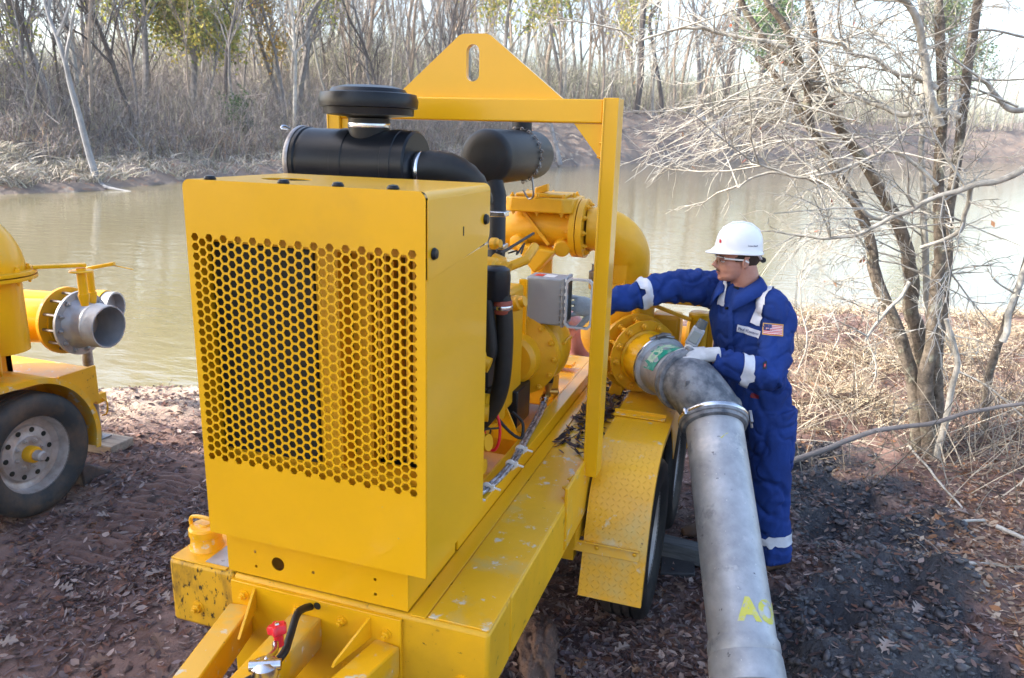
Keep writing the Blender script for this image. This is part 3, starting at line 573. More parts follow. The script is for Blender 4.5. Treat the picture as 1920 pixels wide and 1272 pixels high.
def wheel(c, R, w, parent, MT, MR, flip=1, detail=True):
    wh = MB().lathe(c, (1, 0, 0), tyre_prof(R, w), 72).build('wheel', MT, parent)
    f = flip; h = w/2
    rm = [(R*.63, -h*.7), (R*.63, h*.5), (R*.645, h*.72), (R*.625, h*.74), (R*.60, h*.55), (R*.585, h*.1), (R*.52, h*.06), (R*.50, h*.02), (R*.47, h*.02), (R*.44, h*.16), (R*.30, h*.20), (R*.28, h*.26), (R*.17, h*.26)]
    MB().lathe(c, (f, 0, 0), rm, 64).build('rim', MR, wh)
    if detail:
        for p in ring_pts(V(c)+V(f*h*.13, 0, 0), (f, 0, 0), R*.385, 10): MB().lathe(p, (f, 0, 0), [(R*.042, 0), (R*.042, h*.075)], 16).build('rim_hole', RADI, wh)
        for p in ring_pts(V(c)+V(f*h*.26, 0, 0), (f, 0, 0), R*.225, 8, .2): bolt(p, (f, 0, 0), .009, RIM, wh, 'wheel_nut')
        MB().lathe(V(c)+V(f*h*.26, 0, 0), (f, 0, 0), [(R*.135, 0), (R*.135, h*.42), (R*.12, h*.5), (R*.08, h*.52)], 30).build('hub', YELC, wh)
        MB().lathe(V(c)+V(f*h*.78, 0, 0), (f, 0, 0), [(R*.085, 0), (R*.085, h*.42), (R*.06, h*.5), (0, h*.5)], 24).build('hub_cap', RIM, wh)
    return wh
for yy in (3.26, 4.14):
    wheel((-.435, yy, .365), .37, .21, PT, TYR, RIM, 1, False); wheel((-1.915, yy, .365), .37, .21, PT, TYR, RIM, -1, False)
fender(fprof, -2.02, -1.75, DIA, PT)
fender_w = 0
# rear jacks
for x in (-1.68, -.68): MB().tube([(x, 4.66, .01), (x, 4.66, .75)], .03, 14).build('rear_jack', STL, PT)

# ============================================================ SUCTION PIPE
SP = thing('suction_pipe', 'dull aluminium suction pipe with yellow sprayed letters, sloping down from its elbow', 'pipe', (.10, 2.6, 0))
A = V(-.142, 3.421, .915); B = V(.103, 2.614, .234); pd = (B-A).normalized()
E0 = axf(.185)
MB().lathe(E0, n_, [(.130, 0), (.148, .004), (.15, .014), (.148, .024), (.132, .028), (.128, .03), (.126, .13), (.124, .17), (.13, .175), (.13, .215), (.124, .22)], 56).build('coupling_sleeve', ALU, SP)
MB().lathe(axf(.188), n_, [(.151, 0), (.154, .006), (.151, .012)], 56).build('coupling_ring', CHR, SP)
MB().lathe(axf(.40), n_, [(.128, 0), (.150, .004), (.152, .014), (.146, .020), (.146, .03), (.150, .034), (.148, .046), (.128, .05)], 56).build('coupling_ring', CAST, SP)
# elbow: arc between the two axes
X0 = axf(.43); X1 = A-pd*.05
ctrl = X0+n_*.085
pts = []
for k in range(17):
    t = k/16; pts.append((1-t)**2*X0+2*t*(1-t)*ctrl+t*t*X1)
eb = MB().tube(pts, [.131]*17, 56, False).build('pipe_elbow', CAST, SP)
MB().lathe(X1-pd*.03, pd, [(.131, 0), (.136, .004), (.136, .04), (.133, .045)], 56).build('elbow_collar', CAST, SP)
MB().lathe(X1+pd*.02, pd, [(.132, 0), (.150, .006), (.150, .018), (.154, .020), (.157, .034), (.154, .048), (.148, .052), (.144, .066), (.130, .072)], 56).build('coupling_ring', CAST, SP)
MB().lathe(X1+pd*.036, pd, [(.1565, 0), (.159, .004), (.159, .016), (.1565, .02)], 56).build('clamp_band', CHR, SP)
Lp = .98
MB().lathe(A, pd, [(.128, .02), (.128, .965), (.130, .97), (.136, .985), (.137, 1.015), (.133, 1.025), (.138, 1.04), (.140, 1.09), (.142, 1.13), (.13, 1.14), (.12, 1.14), (.12, .8)], 64).build('pipe_barrel', ALU, SP)
def onpipe(o, axis, r, s, ang, ref):      # point on a cylinder: s along, ang around, measured from ref
    a = V(axis).normalized(); x = (V(ref)-a*V(ref).dot(a)).normalized(); y = x.cross(a); return V(o)+a*s+r*(math.cos(ang)*x+math.sin(ang)*y)
# over-centre lever handles and clasp
lv = MB()
for k in range(9):
    pass
lv.tube([onpipe(axf(.185), n_, .158, d_, a_, (0, 0, 1)) for a_, d_ in ((-.45, .0), (-.25, .005), (-.05, .01), (.15, .02), (.3, .035))], [.010, .013, .014, .013, .009], 10, flat=.7)
lv.tube([onpipe(axf(.205), n_, .166, d_, a_, (0, 0, 1)) for a_, d_ in ((-.3, .01), (-.05, .0), (.2, .0))], [.008, .012, .008], 10)
lv.build('coupling_lever', STL, SP)
cl = MB(); p = onpipe(axf(.425), n_, .152, 0, .05, (0, 0, 1)); q = onpipe(axf(.425), n_, .155, .035, .5, (0, 0, 1))
cl.bar(p, q, .02, .016).lathe(p, n_, [(.012, -.02), (.012, .02)], 10).build('coupling_clasp', CAST, SP, .003)
p = onpipe(X1+pd*.046, pd, .162, 0, 0, (-.55, -.5, .2)); MB().lathe(p-pd*.012, pd, [(.009, 0), (.011, .004), (.011, .03), (.008, .034)], 10).build('clamp_bolt', CHR, SP)
p = onpipe(X1+pd*.046, pd, .165, 0, 0, (1, -.1, 0)); MB().bar(p-pd*.03, p+pd*.03, .012, .02).tube([p, p+V(.01, 0, -.05)], .006, 8).build('coupling_lever', STL, SP)
MB().prism([(-.022, -.01), (.022, -.01), (.022, .01), (-.022, .01)], onpipe(pts[7], (pts[8]-pts[6]), .1315, 0, 0, (-.25, -.9, .45)), (0, -.1, 1), V(.93, .35, .1), .006).build('cast_boss', CAST, SP, .003)
# sprayed and glued marks: thin skins wrapped on the cylinders
def skin(name, o, axis, r, ref, polys, M, parent):       # polys in (arc length, along) metres
    bm = bmesh.new()
    for pl in polys:
        vs = [bm.verts.new((p[0], p[1], 0)) for p in pl]; bm.faces.new(vs)
    bmesh.ops.triangulate(bm, faces=bm.faces)
    for _ in range(3):
        lg = [e for e in bm.edges if e.calc_length() > .012]
        if lg: bmesh.ops.subdivide_edges(bm, edges=lg, cuts=1)
    me = bpy.data.meshes.new(name)
    for v in bm.verts: v.co = onpipe(o, axis, r, v.co.y, v.co.x/r, ref)
    bmesh.ops.recalc_face_normals(bm, faces=bm.faces); bm.to_mesh(me); bm.free(); me.update(); me.shade_smooth()
    return link(name, me, M, parent)
def textpolys(txt, size, ox, oy, bold=.02):
    cu = bpy.data.curves.new('t', 'FONT'); cu.body = txt; cu.size = size; cu.offset = size*bold
    cu.fill_mode = 'FRONT'; cu.resolution_u = 3
    t = bpy.data.objects.new('t', cu); COL.objects.link(t); bpy.context.view_layer.update()
    me = bpy.data.meshes.new_from_object(t.evaluated_get(bpy.context.evaluated_depsgraph_get())); bpy.data.objects.remove(t); bpy.data.curves.remove(cu)
    out = [[(me.vertices[i].co.x+ox, me.vertices[i].co.y+oy) for i in p.vertices] for p in me.polygons]
    bpy.data.meshes.remove(me); return out
# camera-facing side of the pipe
ref = (.0, -.55, .83)
SG = -1
sgn = lambda pl: [[(x*1, -y) for x, y in q] for q in pl]
skin('sprayed_letters', A, pd, .1288, ref, sgn(textpolys('AOW', .115, -.014, -.925, .055)), YSPR, SP)
skin('sprayed_mark', A, pd, .1288, ref, [[(.0, .15), (.008, .155), (.03, .135), (.045, .13), (.03, .141), (.01, .16)]], YSPR, SP)
skin('green_sticker', axf(.222), n_, .1275, (.0, -.6, .8), [[(-.13, .0), (-.03, -.0), (.07, -.0), (.105, .01), (.11, .10), (.05, .125), (-.04, .125), (-.12, .115)]], GRN, SP)
skin('sticker_print', axf(.222), n_, .1281, (.0, -.6, .8), [[(-.085, .03), (.02, .03), (.06, .035), (.06, .082), (-.04, .088), (-.085, .085)]], CREAM, SP)
# ============================================================ SECOND TRAILER AT THE LEFT EDGE
LT = thing('pump_trailer', 'yellow pump trailer at the left edge with muddy wheel and open grey pipe stub', 'pump trailer', (-4.6, 2.6, 0))
lz = .655
MB().box(-5.1, .4, .44, -4.0, 3.58, lz).build('frame', YELW, LT, .012)
MB().box(-4.005, 3.33, .42, -3.985, 3.60, lz+.005).build('scraped_corner', YELD, LT, .003)
MB().box(-4.42, .4, lz, -4.12, 3.2, lz+.012).build('deck_plate', YELW, LT)
chn = MB().box(-4.60, .8, lz+.012, -4.56, 3.18, lz+.20).box(-4.20, .8, lz+.012, -4.16, 3.18, lz+.20).box(-4.60, 3.14, lz+.012, -4.16, 3.18, lz+.20).build('channel_box', YELC, LT, .003)
MB().box(-4.24, .8, lz+.195, -4.15, 3.19, lz+.20).build('channel_lip', YEL, LT)
WL = (-3.82, 2.92, .355)
wheel(WL, .35, .21, LT, TYRD, RIM, 1); wheel((-3.82, 2.08, .355), .35, .21, LT, TYRD, RIM, 1)
lf = [(1.62, .2), (1.70, .5), (1.80, .70), (1.95, .79), (2.2, .81), (2.6, .81)]+[(2.90+.43*math.sin(R_(t)), .37+.43*math.cos(R_(t))) for t in (0, 15, 30, 45, 60, 75, 90, 105)]
lf = [(y, z+.0) for y, z in lf]
fender(lf, -4.0, -3.70, YELW, LT, lip=.032)
MB().tube([(-4.9, 2.93, .35), (-3.85, 2.93, .35)], .035, 14).build('axle', YELC, LT)
MB().tube([(-4.27, 3.80, .05), (-4.27, 3.80, .80)], .034, 18).build('jack_leg', STL, LT)
MB().box(-4.33, 3.74, .045, -4.20, 3.86, .055).build('jack_foot', STL, LT)
MB().box(-4.03, 3.585, .40, -3.99, 3.66, .46).tube(spline([(-4.0, 3.62, .44), (-3.97, 3.64, .40), (-3.97, 3.63, .33), (-4.0, 3.62, .31)]), .006, 8).build('chain_hook', YELW, LT)
# outlet pipe with flange pair and pipe stub, facing right
lc = V(-3.90, 3.45, .985)
MB().tube([(-4.75, 3.20, .985), (-4.45, 3.28, .985), (-4.03, 3.43, .985)], .135, 36).build('outlet_pipe', YEL, LT)
lax = V(1, .02, -.03).normalized()
flange(lc-lax*.12, lax, .205, .1, .024, 12, YELC, LT, 'outlet_flange', .011, -1, .86)
sb = MB()
for p in ring_pts(lc-lax*.12, lax, .176, 12, .1): sb.tube([p, p+lax*.15], .009, 8)
sb.build('stud_bolts', STL, LT)
GRF = mat('galvanised_grey', (.42, .43, .45), .45, .4, col2=(.30, .31, .33), scale=8, bump=.1, bscale=50)
lfl = flange(lc, lax, .196, .11, .018, 12, GRF, LT, 'stub_flange', .0115, 1, .86)
st = MB().lathe(lc+lax*.018, lax, [(.155, 0), (.15, .008), (.135, .03), (.125, .045), (.125, .10), (.132, .105), (.135, .115), (.130, .125), (.130, .19), (.128, .20), (.120, .20), (.118, .1), (.118, -.1)], 52).build('pipe_stub', GRF, LT)
# priming tank, elbow above, suction flange at the frame edge
MB().lathe((-3.98, 2.98, 1.02), (0, 0, 1), [(.15, -.1), (.15, .32)], 40).build('priming_tank', YEL, LT)
flange((-3.98, 2.98, 1.325), (0, 0, 1), .23, .1, .02, 10, YEL, LT, 'tank_flange', .012, -1)
flange((-3.98, 2.98, 1.352), (0, 0, 1), .23, .1, .02, 10, YEL, LT, 'tank_cover', .013, 1)
e2 = [(-3.96, 2.98, 1.36)]
for t in range(0, 91, 9): e2.append((-3.96-.22*(1-math.cos(R_(t))), 2.98-.06*t/90, 1.40+.17*math.sin(R_(t))))
MB().tube(e2, [.165]*12, 44).build('discharge_elbow', YEL, LT)
fcl = V(-3.88, 2.63, .95); nl = V(.72, -.69, 0).normalized()
MB().lathe(fcl-nl*.45, nl, [(.14, 0), (.15, .35), (.16, .45)], 40).build('suction_inlet', YELC, LT)
flange(fcl-nl*.02, nl, .22, .13, .02, 12, YELC, LT, 'inlet_flange', .012, 1, .85)
MB().lathe(fcl, nl, [(.135, 0), (.135, .05), (.128, .055), (.128, 0), (.12, -.2)], 44).build('inlet_ring', YEL, LT)
MB().bar((-3.95, 2.9, .655), (-3.93, 2.88, .9), .09, .05).build('tank_leg', YELC, LT)
MB().bar((-3.80, 3.10, 1.385), (-3.66, 3.32, 1.375), .045, .02).tube([(-3.68, 3.3, 1.20), (-3.68, 3.3, 1.36)], .026, 16).lathe((-3.68, 3.3, 1.335), (0, 0, 1), [(.06, 0), (.065, .006), (.06, .012)], 24).build('clamp_lever', YEL, LT, .004)
MB().bar((-3.86, 3.5, 1.31), (-3.70, 3.56, 1.345), .03, .02).tube([(-3.84, 3.5, 1.16), (-3.84, 3.5, 1.31)], .024, 16).bar((-3.72, 3.56, 1.335), (-3.60, 3.60, 1.31), .006, .006).build('clamp_lever', YEL, LT, .003)
for f in (V(-3.68, 3.3, 1.20), V(-3.84, 3.5, 1.16)): MB().lathe(f+V(0, 0, -.06), (0, 0, 1), [(.02, 0), (.03, .05), (.03, .07)], 14).build('boss', YEL, LT)
q = V(-4.80, 4.30, .84)
MB().tube([(-5.4, 4.12, .86), (-4.80, 4.30, .84)], .085, 30).build('far_pipe', YEL, LT)
flange(q, (1, .2, 0), .145, .09, .03, 12, YELC, LT, 'far_flange', .009, 1)
MB().lathe(q+V(.03, 0, 0), (1, .2, 0), [(.115, 0), (.12, .12), (.12, .16), (.11, .16)], 36).build('far_coupling', YEL, LT)
MB().lathe(q+V(.19, .03, 0), (1, .2, 0), [(.11, 0), (.112, .07), (.10, .07), (.09, -.05)], 36).build('far_stub', GRF, LT)
# jack pad, chock, cribbing
tag(MB().box(-4.34, 3.70, -.02, -4.05, 3.90, .045).build('timber_pad', WOODL, None, .006), 'pale timber pad under the jack leg of the left trailer', 'wood block')
ck = MB().prism([(0, 0), (.26, 0), (.05, .15), (0, .14)], (-3.92, 3.24, -.01), (0, 1, 0), (0, 0, 1), .13).build('wheel_chock', mat('muddy_chock', (.11, .08, .07), .8, col2=(.05, .045, .045), scale=12, bump=.5), None, .012)
tag(ck, 'muddy dark wheel chock wedged behind the left trailer tyre', 'wheel chock')
tag(MB().obox((-.16, 3.70, .075), (.26, -.03, 0), (.004, .045, 0), (0, 0, .045)).build('timber_block', WOOD, None, .005), 'weathered grey timber lying crosswise beside the trailer tyre, behind the pipe', 'wood block')
tag(MB().prism([(0, 0), (.17, .0), (.19, -.13), (.02, -.17)][::-1], (-.35, 3.70, .012), (1, 0, .05), (0, 1, .1), .03).build('rubber_mat', mat('dark_board', (.04, .04, .045), .7, bump=.3, bscale=60), None, .006), 'flat dark board lying on leaves next to the grey timber', 'board')

# ============================================================ GROUND, WATER, FAR BANK
LIP = np.array([(-60, -14), (-20, -1.5), (-9, 2.2), (-6.2, 3.9), (-5.2, 4.65), (-4.5, 5.0), (-3.4, 6.2), (-2, 7.9), (.5, 10.2), (3, 11.2), (9, 13.5), (20, 17), (60, 30)], float)
def sdist(x, y):           # signed distance to the lip, positive towards the water
    best = np.full(x.shape, 1e9); sg = np.ones(x.shape)
    for a, b in zip(LIP[:-1], LIP[1:]):
        d = b-a; t = np.clip(((x-a[0])*d[0]+(y-a[1])*d[1])/(d@d), 0, 1)
        px, py = x-a[0]-t*d[0], y-a[1]-t*d[1]; q = np.hypot(px, py); c = d[0]*py-d[1]*px
        u = q < best; best = np.where(u, q, best); sg = np.where(u, np.sign(c), sg)
    return best*sg
_k = [(rng.normal(size=2)*f, rng.uniform(0, 6.28), a) for f, a, n in ((.5, .02, 4), (1.6, .012, 6), (5., .007, 9), (14., .004, 12), (33, .002, 12)) for _ in range(n)]
def smooth(a, b, x): t = np.clip((x-a)/(b-a), 0, 1); return t*t*(3-2*t)
MUDC = [(.42, 5.4), (.60, 4.9), (.78, 4.3), (.72, 3.7), (.62, 3.2), (.5, 2.6)]
def mudmask(x, y):
    best = np.full(x.shape, 9.)
    for a, b in zip(MUDC[:-1], MUDC[1:]):
        a, b = np.array(a), np.array(b); d = b-a; t = np.clip(((x-a[0])*d[0]+(y-a[1])*d[1])/(d@d), 0, 1)
        best = np.minimum(best, np.hypot(x-a[0]-t*d[0], y-a[1]-t*d[1]))
    wob = .10*np.sin(x*7+y*3)+.08*np.sin(y*9-x*5)+.05*np.sin(x*19+y*23)
    return smooth(.58, .28, best+wob)
def gz(x, y):
    x = np.asarray(x, float); y = np.asarray(y, float)
    z = np.zeros(x.shape)
    for k, p, a in _k: z = z+a*np.sin(k[0]*x+k[1]*y+p)
    d = sdist(x, y)
    z = z*(1-.55*np.exp(-((x+1.2)/2.2)**2-((y-2.6)/2.0)**2))
    z = z-.75*smooth(-.1, 1.7, d)-.25*smooth(1.5, 4, d)+.05*smooth(-1.4, -.5, d)*smooth(.5, -.3, d)
    m_ = mudmask(x, y)
    for k, p, a in _k[6:22]: z = z+m_*a*2.6*np.sin(2.3*k[0]*x+2.3*k[1]*y+p*2)
    z = z+m_*.022*(np.abs(np.sin(x*23+2*np.sin(y*17)+y*9))*np.abs(np.sin(y*27-x*13+1.7*np.sin(x*19)))-.35)+m_*.008*np.sin(x*71+y*43+2*np.sin(y*31))*np.sin(y*83-x*37)
    # tread print left of the trailer
    tx, ty = -3.19, 2.60; dx, dy = -.20, 1.0; ln = math.hypot(dx, dy); dx, dy = dx/ln, dy/ln
    s = (x-tx)*dx+(y-ty)*dy; o = (x-tx)*dy-(y-ty)*dx
    z = z-.024*smooth(.16, .12, np.abs(o))*smooth(-.1, .1, s)*smooth(1.25, 1.0, s)*(.6+.6*np.sign(np.sin(s*2*np.pi/.07+np.abs(o)*14)))
    return z
def gridmesh(name, xs, ys, fz):
    X, Y = np.meshgrid(xs, ys); Z = fz(X, Y); n, k = len(ys), len(xs)
    me = bpy.data.meshes.new(name); co = np.stack([X, Y, Z], -1).reshape(-1, 3)
    i = np.arange(n*k).reshape(n, k); q = np.stack([i[:-1, :-1], i[:-1, 1:], i[1:, 1:], i[1:, :-1]], -1).reshape(-1, 4)
    return npmesh(me, co, q)
def npmesh(me, co, q, smooth_=True):
    co = np.asarray(co, np.float32); q = np.asarray(q, np.int32); k = q.shape[1]
    me.vertices.add(len(co)); me.vertices.foreach_set('co', co.ravel())
    me.loops.add(q.size); me.loops.foreach_set('vertex_index', q.ravel())
    me.polygons.add(len(q)); me.polygons.foreach_set('loop_start', np.arange(0, q.size, k, dtype=np.int32))
    me.update(calc_edges=True)
    me.polygons.foreach_set('use_smooth', np.full(len(q), smooth_)); return me
def tint(me, cols):          # per-vertex colour attribute
    a = me.color_attributes.new('tint', 'FLOAT_COLOR', 'POINT'); c = np.ones((len(me.vertices), 4), np.float32); c[:, :3] = cols; a.data.foreach_set('color', c.ravel())
xs = np.concatenate([np.linspace(-70, -9, 40)[:-1], np.linspace(-9, -4.6, 90)[:-1], np.linspace(-4.6, 3.6, 560)[:-1], np.linspace(3.6, 9, 90)[:-1], np.linspace(9, 70, 40)])
ys = np.concatenate([np.linspace(-30, -1, 30)[:-1], np.linspace(-1, 1.4, 30)[:-1], np.linspace(1.4, 7, 400)[:-1], np.linspace(7, 14, 120)[:-1], np.linspace(14, 40, 30)])
GM = mat('ground_earth', (.15, .088, .074), .8, col2=(.23, .145, .12), scale=2.4, thr=(.35, .65), bump=.7, bscale=26, bdist=.03,
         spots=[((.30, .24, .19), 1.1, .55, .75), ((.07, .05, .045), 7., .55, .68)])
me = gridmesh('ground', xs, ys, gz)
co = np.empty(len(me.vertices)*3); me.vertices.foreach_get('co', co); co = co.reshape(-1, 3)
wet = mudmask(co[:, 0], co[:, 1]); a = me.attributes.new('wet', 'FLOAT', 'POINT'); a.data.foreach_set('value', wet.astype(np.float32))
dl = sdist(co[:, 0], co[:, 1]); sand = smooth(-1.1, -.3, dl)*smooth(-2.5, -4, co[:, 0]); a = me.attributes.new('sand', 'FLOAT', 'POINT'); a.data.foreach_set('value', sand.astype(np.float32))
N = GM.node_tree.nodes; L = GM.node_tree.links; b = N['Principled BSDF']
cs = [l for l in L if l.to_socket == b.inputs['Base Color']][0].from_socket
def attrmix(name, colr, prev):
    at = N.new('ShaderNodeAttribute'); at.attribute_name = name; x = N.new('ShaderNodeMix'); x.data_type = 'RGBA'
    L.new(at.outputs['Fac'], x.inputs[0]); L.new(prev, x.inputs[6]); x.inputs[7].default_value = (*colr, 1); return x.outputs[2], at
cs, _ = attrmix('sand', (.42, .33, .26), cs); cs, at = attrmix('wet', (.046, .047, .056), cs); L.new(cs, b.inputs['Base Color'])
mr = N.new('ShaderNodeMapRange'); mr.inputs[3].default_value = .88; mr.inputs[4].default_value = .17; L.new(at.outputs['Fac'], mr.inputs[0]); L.new(mr.outputs[0], b.inputs['Roughness'])
mb_ = N.new('ShaderNodeMapRange'); mb_.inputs[3].default_value = .03; mb_.inputs[4].default_value = .09; L.new(at.outputs['Fac'], mb_.inputs[0]); L.new(mb_.outputs[0], [n for n in N if n.type == 'BUMP'][0].inputs['Distance'])
GROUND = link('ground', me, GM, kind='structure')
# water
WM = mat('river_water', (.19, .165, .09), .03, spec=.5, ior=1.55, col2=(.22, .19, .11), scale=.12)
N = WM.node_tree.nodes; L = WM.node_tree.links; b = N['Principled BSDF']
tc = N.new('ShaderNodeTexCoord'); mp = N.new('ShaderNodeMapping'); mp.inputs['Rotation'].default_value = (0, 0, R_(18)); mp.inputs['Scale'].default_value = (3., 7., 1); L.new(tc.outputs['Object'], mp.inputs[0])
nz = N.new('ShaderNodeTexNoise'); nz.inputs['Scale'].default_value = .55; nz.inputs['Detail'].default_value = 4; L.new(mp.outputs[0], nz.inputs['Vector'])
bp = N.new('ShaderNodeBump'); bp.inputs['Strength'].default_value = .45; bp.inputs['Distance'].default_value = .03; L.new(nz.outputs['Fac'], bp.inputs['Height']); L.new(bp.outputs[0], b.inputs['Normal'])
MB().add([(-260, -120, -.6), (260, -120, -.6), (260, 420, -.6), (-260, 420, -.6)], [(0, 1, 2, 3)]).build('river_water', WM, kind='structure', ang=0)
# far bank
FAR = [(-110, -30), (-60, 3), (-38, 15.5), (-29.5, 20.5), (-27.6, 26), (-28.5, 31.6), (-26.5, 45), (-22.5, 64), (-18.5, 84), (-11.2, 115), (-2, 142), (14, 168), (40, 195), (90, 225), (170, 245)]
FS = [V(p.x, p.y) for p in spline([(x, y, 0) for x, y in FAR], 26)]
def farframe():
    P = np.array([[p[0], p[1]] for p in FS]); d = np.gradient(P, axis=0)
    for _ in range(25): d[1:-1] = (d[:-2]+d[1:-1]*2+d[2:])/4
    d /= np.linalg.norm(d, axis=1)[:, None]; n = np.stack([-d[:, 1], d[:, 0]], 1); return P, n
FP_, FN_ = farframe(); NF = len(FP_)
def kscale(s): return smooth(.38, .66, s)
def bankh(s, o, x, y):
    k = kscale(s)
    hl = np.interp(o, [-4, 0, .6, 2, 5, 9, 16, 30, 60, 120], [-1.2, -.62, -.3, .1, .45, .9, 1.5, 2.6, 4.5, 8])
    hr = np.interp(o, [-4, 0, 1.5, 5, 10, 18, 30, 60, 120], [-1.2, -.62, .7, 2.3, 4.3, 6.4, 8., 9.5, 12.])
    n = .16*np.sin(x*.9+y*.5)+.12*np.sin(y*1.7-x*.6)+.07*np.sin(x*3.1+y*2.3)+.05*np.sin(y*5.3+x*4.1)
    return (1-k)*hl+k*hr+n*smooth(0, 2.5, o)*(1+k*1.5)
offs = np.array([-4, -1, -.3, 0, .3, .7, 1.2, 2, 3, 4, 5, 6.5, 8, 10, 12.5, 15, 18, 22, 27, 34, 44, 60, 85, 120])
S = np.linspace(0, 1, NF); OO, SS = np.meshgrid(offs, S)
FX = FP_[:, 0][:, None]+FN_[:, 0][:, None]*OO; FY = FP_[:, 1][:, None]+FN_[:, 1][:, None]*OO
FX = FX+.35*np.sin(FY*1.3)*(OO >= 0)*(OO < 30); FZ = bankh(SS, OO, FX, FY)
i = np.arange(FX.size).reshape(FX.shape); qd = np.stack([i[:-1, :-1], i[1:, :-1], i[1:, 1:], i[:-1, 1:]], -1).reshape(-1, 4)
FB = mat('far_bank_earth', (.20, .155, .125), .95, col2=(.11, .09, .082), scale=.45, thr=(.4, .6), bump=.5, bscale=2.5, bdist=.25, spots=[((.33, .28, .22), .9, .56, .7), ((.24, .14, .09), 2.2, .56, .66)])
link('far_bank', npmesh(bpy.data.meshes.new('far_bank'), np.stack([FX, FY, FZ], -1).reshape(-1, 3), qd), FB, kind='structure')
def farpt(s, o):
    s = np.asarray(s, float); o = np.asarray(o, float); f = s*(NF-1); i0 = np.clip(f.astype(int), 0, NF-2); t = f-i0
    P = FP_[i0]*(1-t)[..., None]+FP_[i0+1]*t[..., None]; n = FN_[i0]*(1-t)[..., None]+FN_[i0+1]*t[..., None]
    x = P[..., 0]+n[..., 0]*o; y = P[..., 1]+n[..., 1]*o; return x, y, bankh(s, o, x, y)

# ribbons: many thin stems as one mesh
def ribbons(base_, vec, bend, wid, nseg=3, taper=.25):
    n = len(base_); side = np.cross(vec, rng.normal(size=(n, 3))); side /= np.linalg.norm(side, axis=1)[:, None]+1e-9
    rows = []
    for k in range(nseg+1):
        t = k/nseg; c = base_+vec*t+bend*t*t; w_ = (wid*(1-(1-taper)*t))[:, None]/2; rows += [c-side*w_, c+side*w_]
    co = np.stack(rows, 1).reshape(-1, 3); i0 = (np.arange(n)*(2*(nseg+1)))[:, None]
    q = np.concatenate([i0+np.array([[2*k, 2*k+1, 2*k+3, 2*k+2]]) for k in range(nseg)], 0); return co, q, 2*(nseg+1)
def ribbon_obj(name, M, parts, cols, parent=None):
    cos, qs, cc, o = [], [], [], 0
    for (co, q, m_), c in zip(parts, cols): cos.append(co); qs.append(q+o); o += len(co); cc.append(np.repeat(c, m_, axis=0))
    me = npmesh(bpy.data.meshes.new(name), np.concatenate(cos), np.concatenate(qs), False); tint(me, np.concatenate(cc))
    return link(name, me, M, parent, kind='stuff')
def pal(n, cs, jit=.25):
    cs = np.array(cs); c = cs[rng.integers(0, len(cs), n)]; return c*(1+jit*rng.normal(size=(n, 1))).clip(.35, 1.9)
# thicket on the far bank
def thick(n, s0, s1, o0, o1, h0, h1, w_, cs, opow=1.):
    s = rng.uniform(s0, s1, n); o = o0+(o1-o0)*rng.uniform(0, 1, n)**opow; x, y, z = farpt(s, o); B_ = np.stack([x, y, z-.1], 1)
    cl = .5+.5*np.sin(x*.55+y*.8)*np.sin(y*.43-x*.3)
    h = rng.uniform(h0, h1, n)*(.55+.6*cl); v = np.stack([rng.normal(size=n)*.22, rng.normal(size=n)*.22, np.ones(n)], 1)*h[:, None]
    bd = rng.normal(size=(n, 3))*h[:, None]*np.array([.22, .22, .05])
    main = ribbons(B_, v, bd, w_*rng.uniform(.5, 1.3, n)); P_ = [main]; C_ = [pal(n, cs)]
    for _ in range(3):
        t = rng.uniform(.3, .95, n)[:, None]; b2 = B_+v*t+bd*t*t
        v2 = (rng.normal(size=(n, 3))*np.array([.8, .8, .35])+[0, 0, .7])*h[:, None]*.26
        P_.append(ribbons(b2, v2, rng.normal(size=(n, 3))*h[:, None]*.05, w_*.55*rng.uniform(.5, 1.2, n), 2)); C_.append(pal(n, cs))
    return P_, C_
TC = [(.27, .235, .225), (.20, .17, .165), (.36, .325, .30), (.24, .21, .21), (.11, .085, .08), (.26, .25, .16)]
P1, C1 = thick(17000, .335, .55, 6, 34, 1.4, 4.6, .038, TC)
P2, C2 = thick(7000, .32, .55, 3.5, 9, .7, 2.2, .045, TC+[(.30, .20, .13)])
P3, C3 = thick(5000, .17, .30, 14, 40, 3, 6., .06, TC)
P1 += P3; C1 += C3
ribbon_obj('thicket', BRUSH, P1+P2, C1+C2)
P1, C1 = thick(16000, .52, .91, 20, 75, 4, 11, .10, [(.34, .31, .27), (.26, .23, .20), (.42, .38, .33), (.34, .34, .21), (.16, .13, .11), (.38, .39, .24)])
P2, C2 = thick(3000, .46, .93, 18, 60, 2, 4, .12, TC)
ribbon_obj('woodland_understory', BRUSH, P1+P2, C1+C2)
# dead grass on the far bank
n = 11000; s = rng.uniform(.23, .55, n); o = rng.uniform(.5, 6.5, n)**1.0; x, y, z = farpt(s, o); cl = np.sin(x*1.9+y*1.1)*np.sin(y*2.3-x); kp = cl > -.25; B_ = np.stack([x, y, z-.05], 1)[kp]; n = kp.sum()
h = rng.uniform(.35, 1.0, n)*(1+.5*cl[kp]); v = np.stack([rng.normal(size=n)*.5, rng.normal(size=n)*.5, np.ones(n)], 1)*h[:, None]
g1 = ribbons(B_, v, np.stack([rng.normal(size=n)*.35, rng.normal(size=n)*.35, -.5*np.ones(n)], 1)*h[:, None], .05*np.ones(n), 3)
ribbon_obj('bank_grass', BRUSH, [g1], [pal(n, [(.40, .36, .31), (.46, .42, .36), (.28, .24, .20), (.33, .31, .23)])])

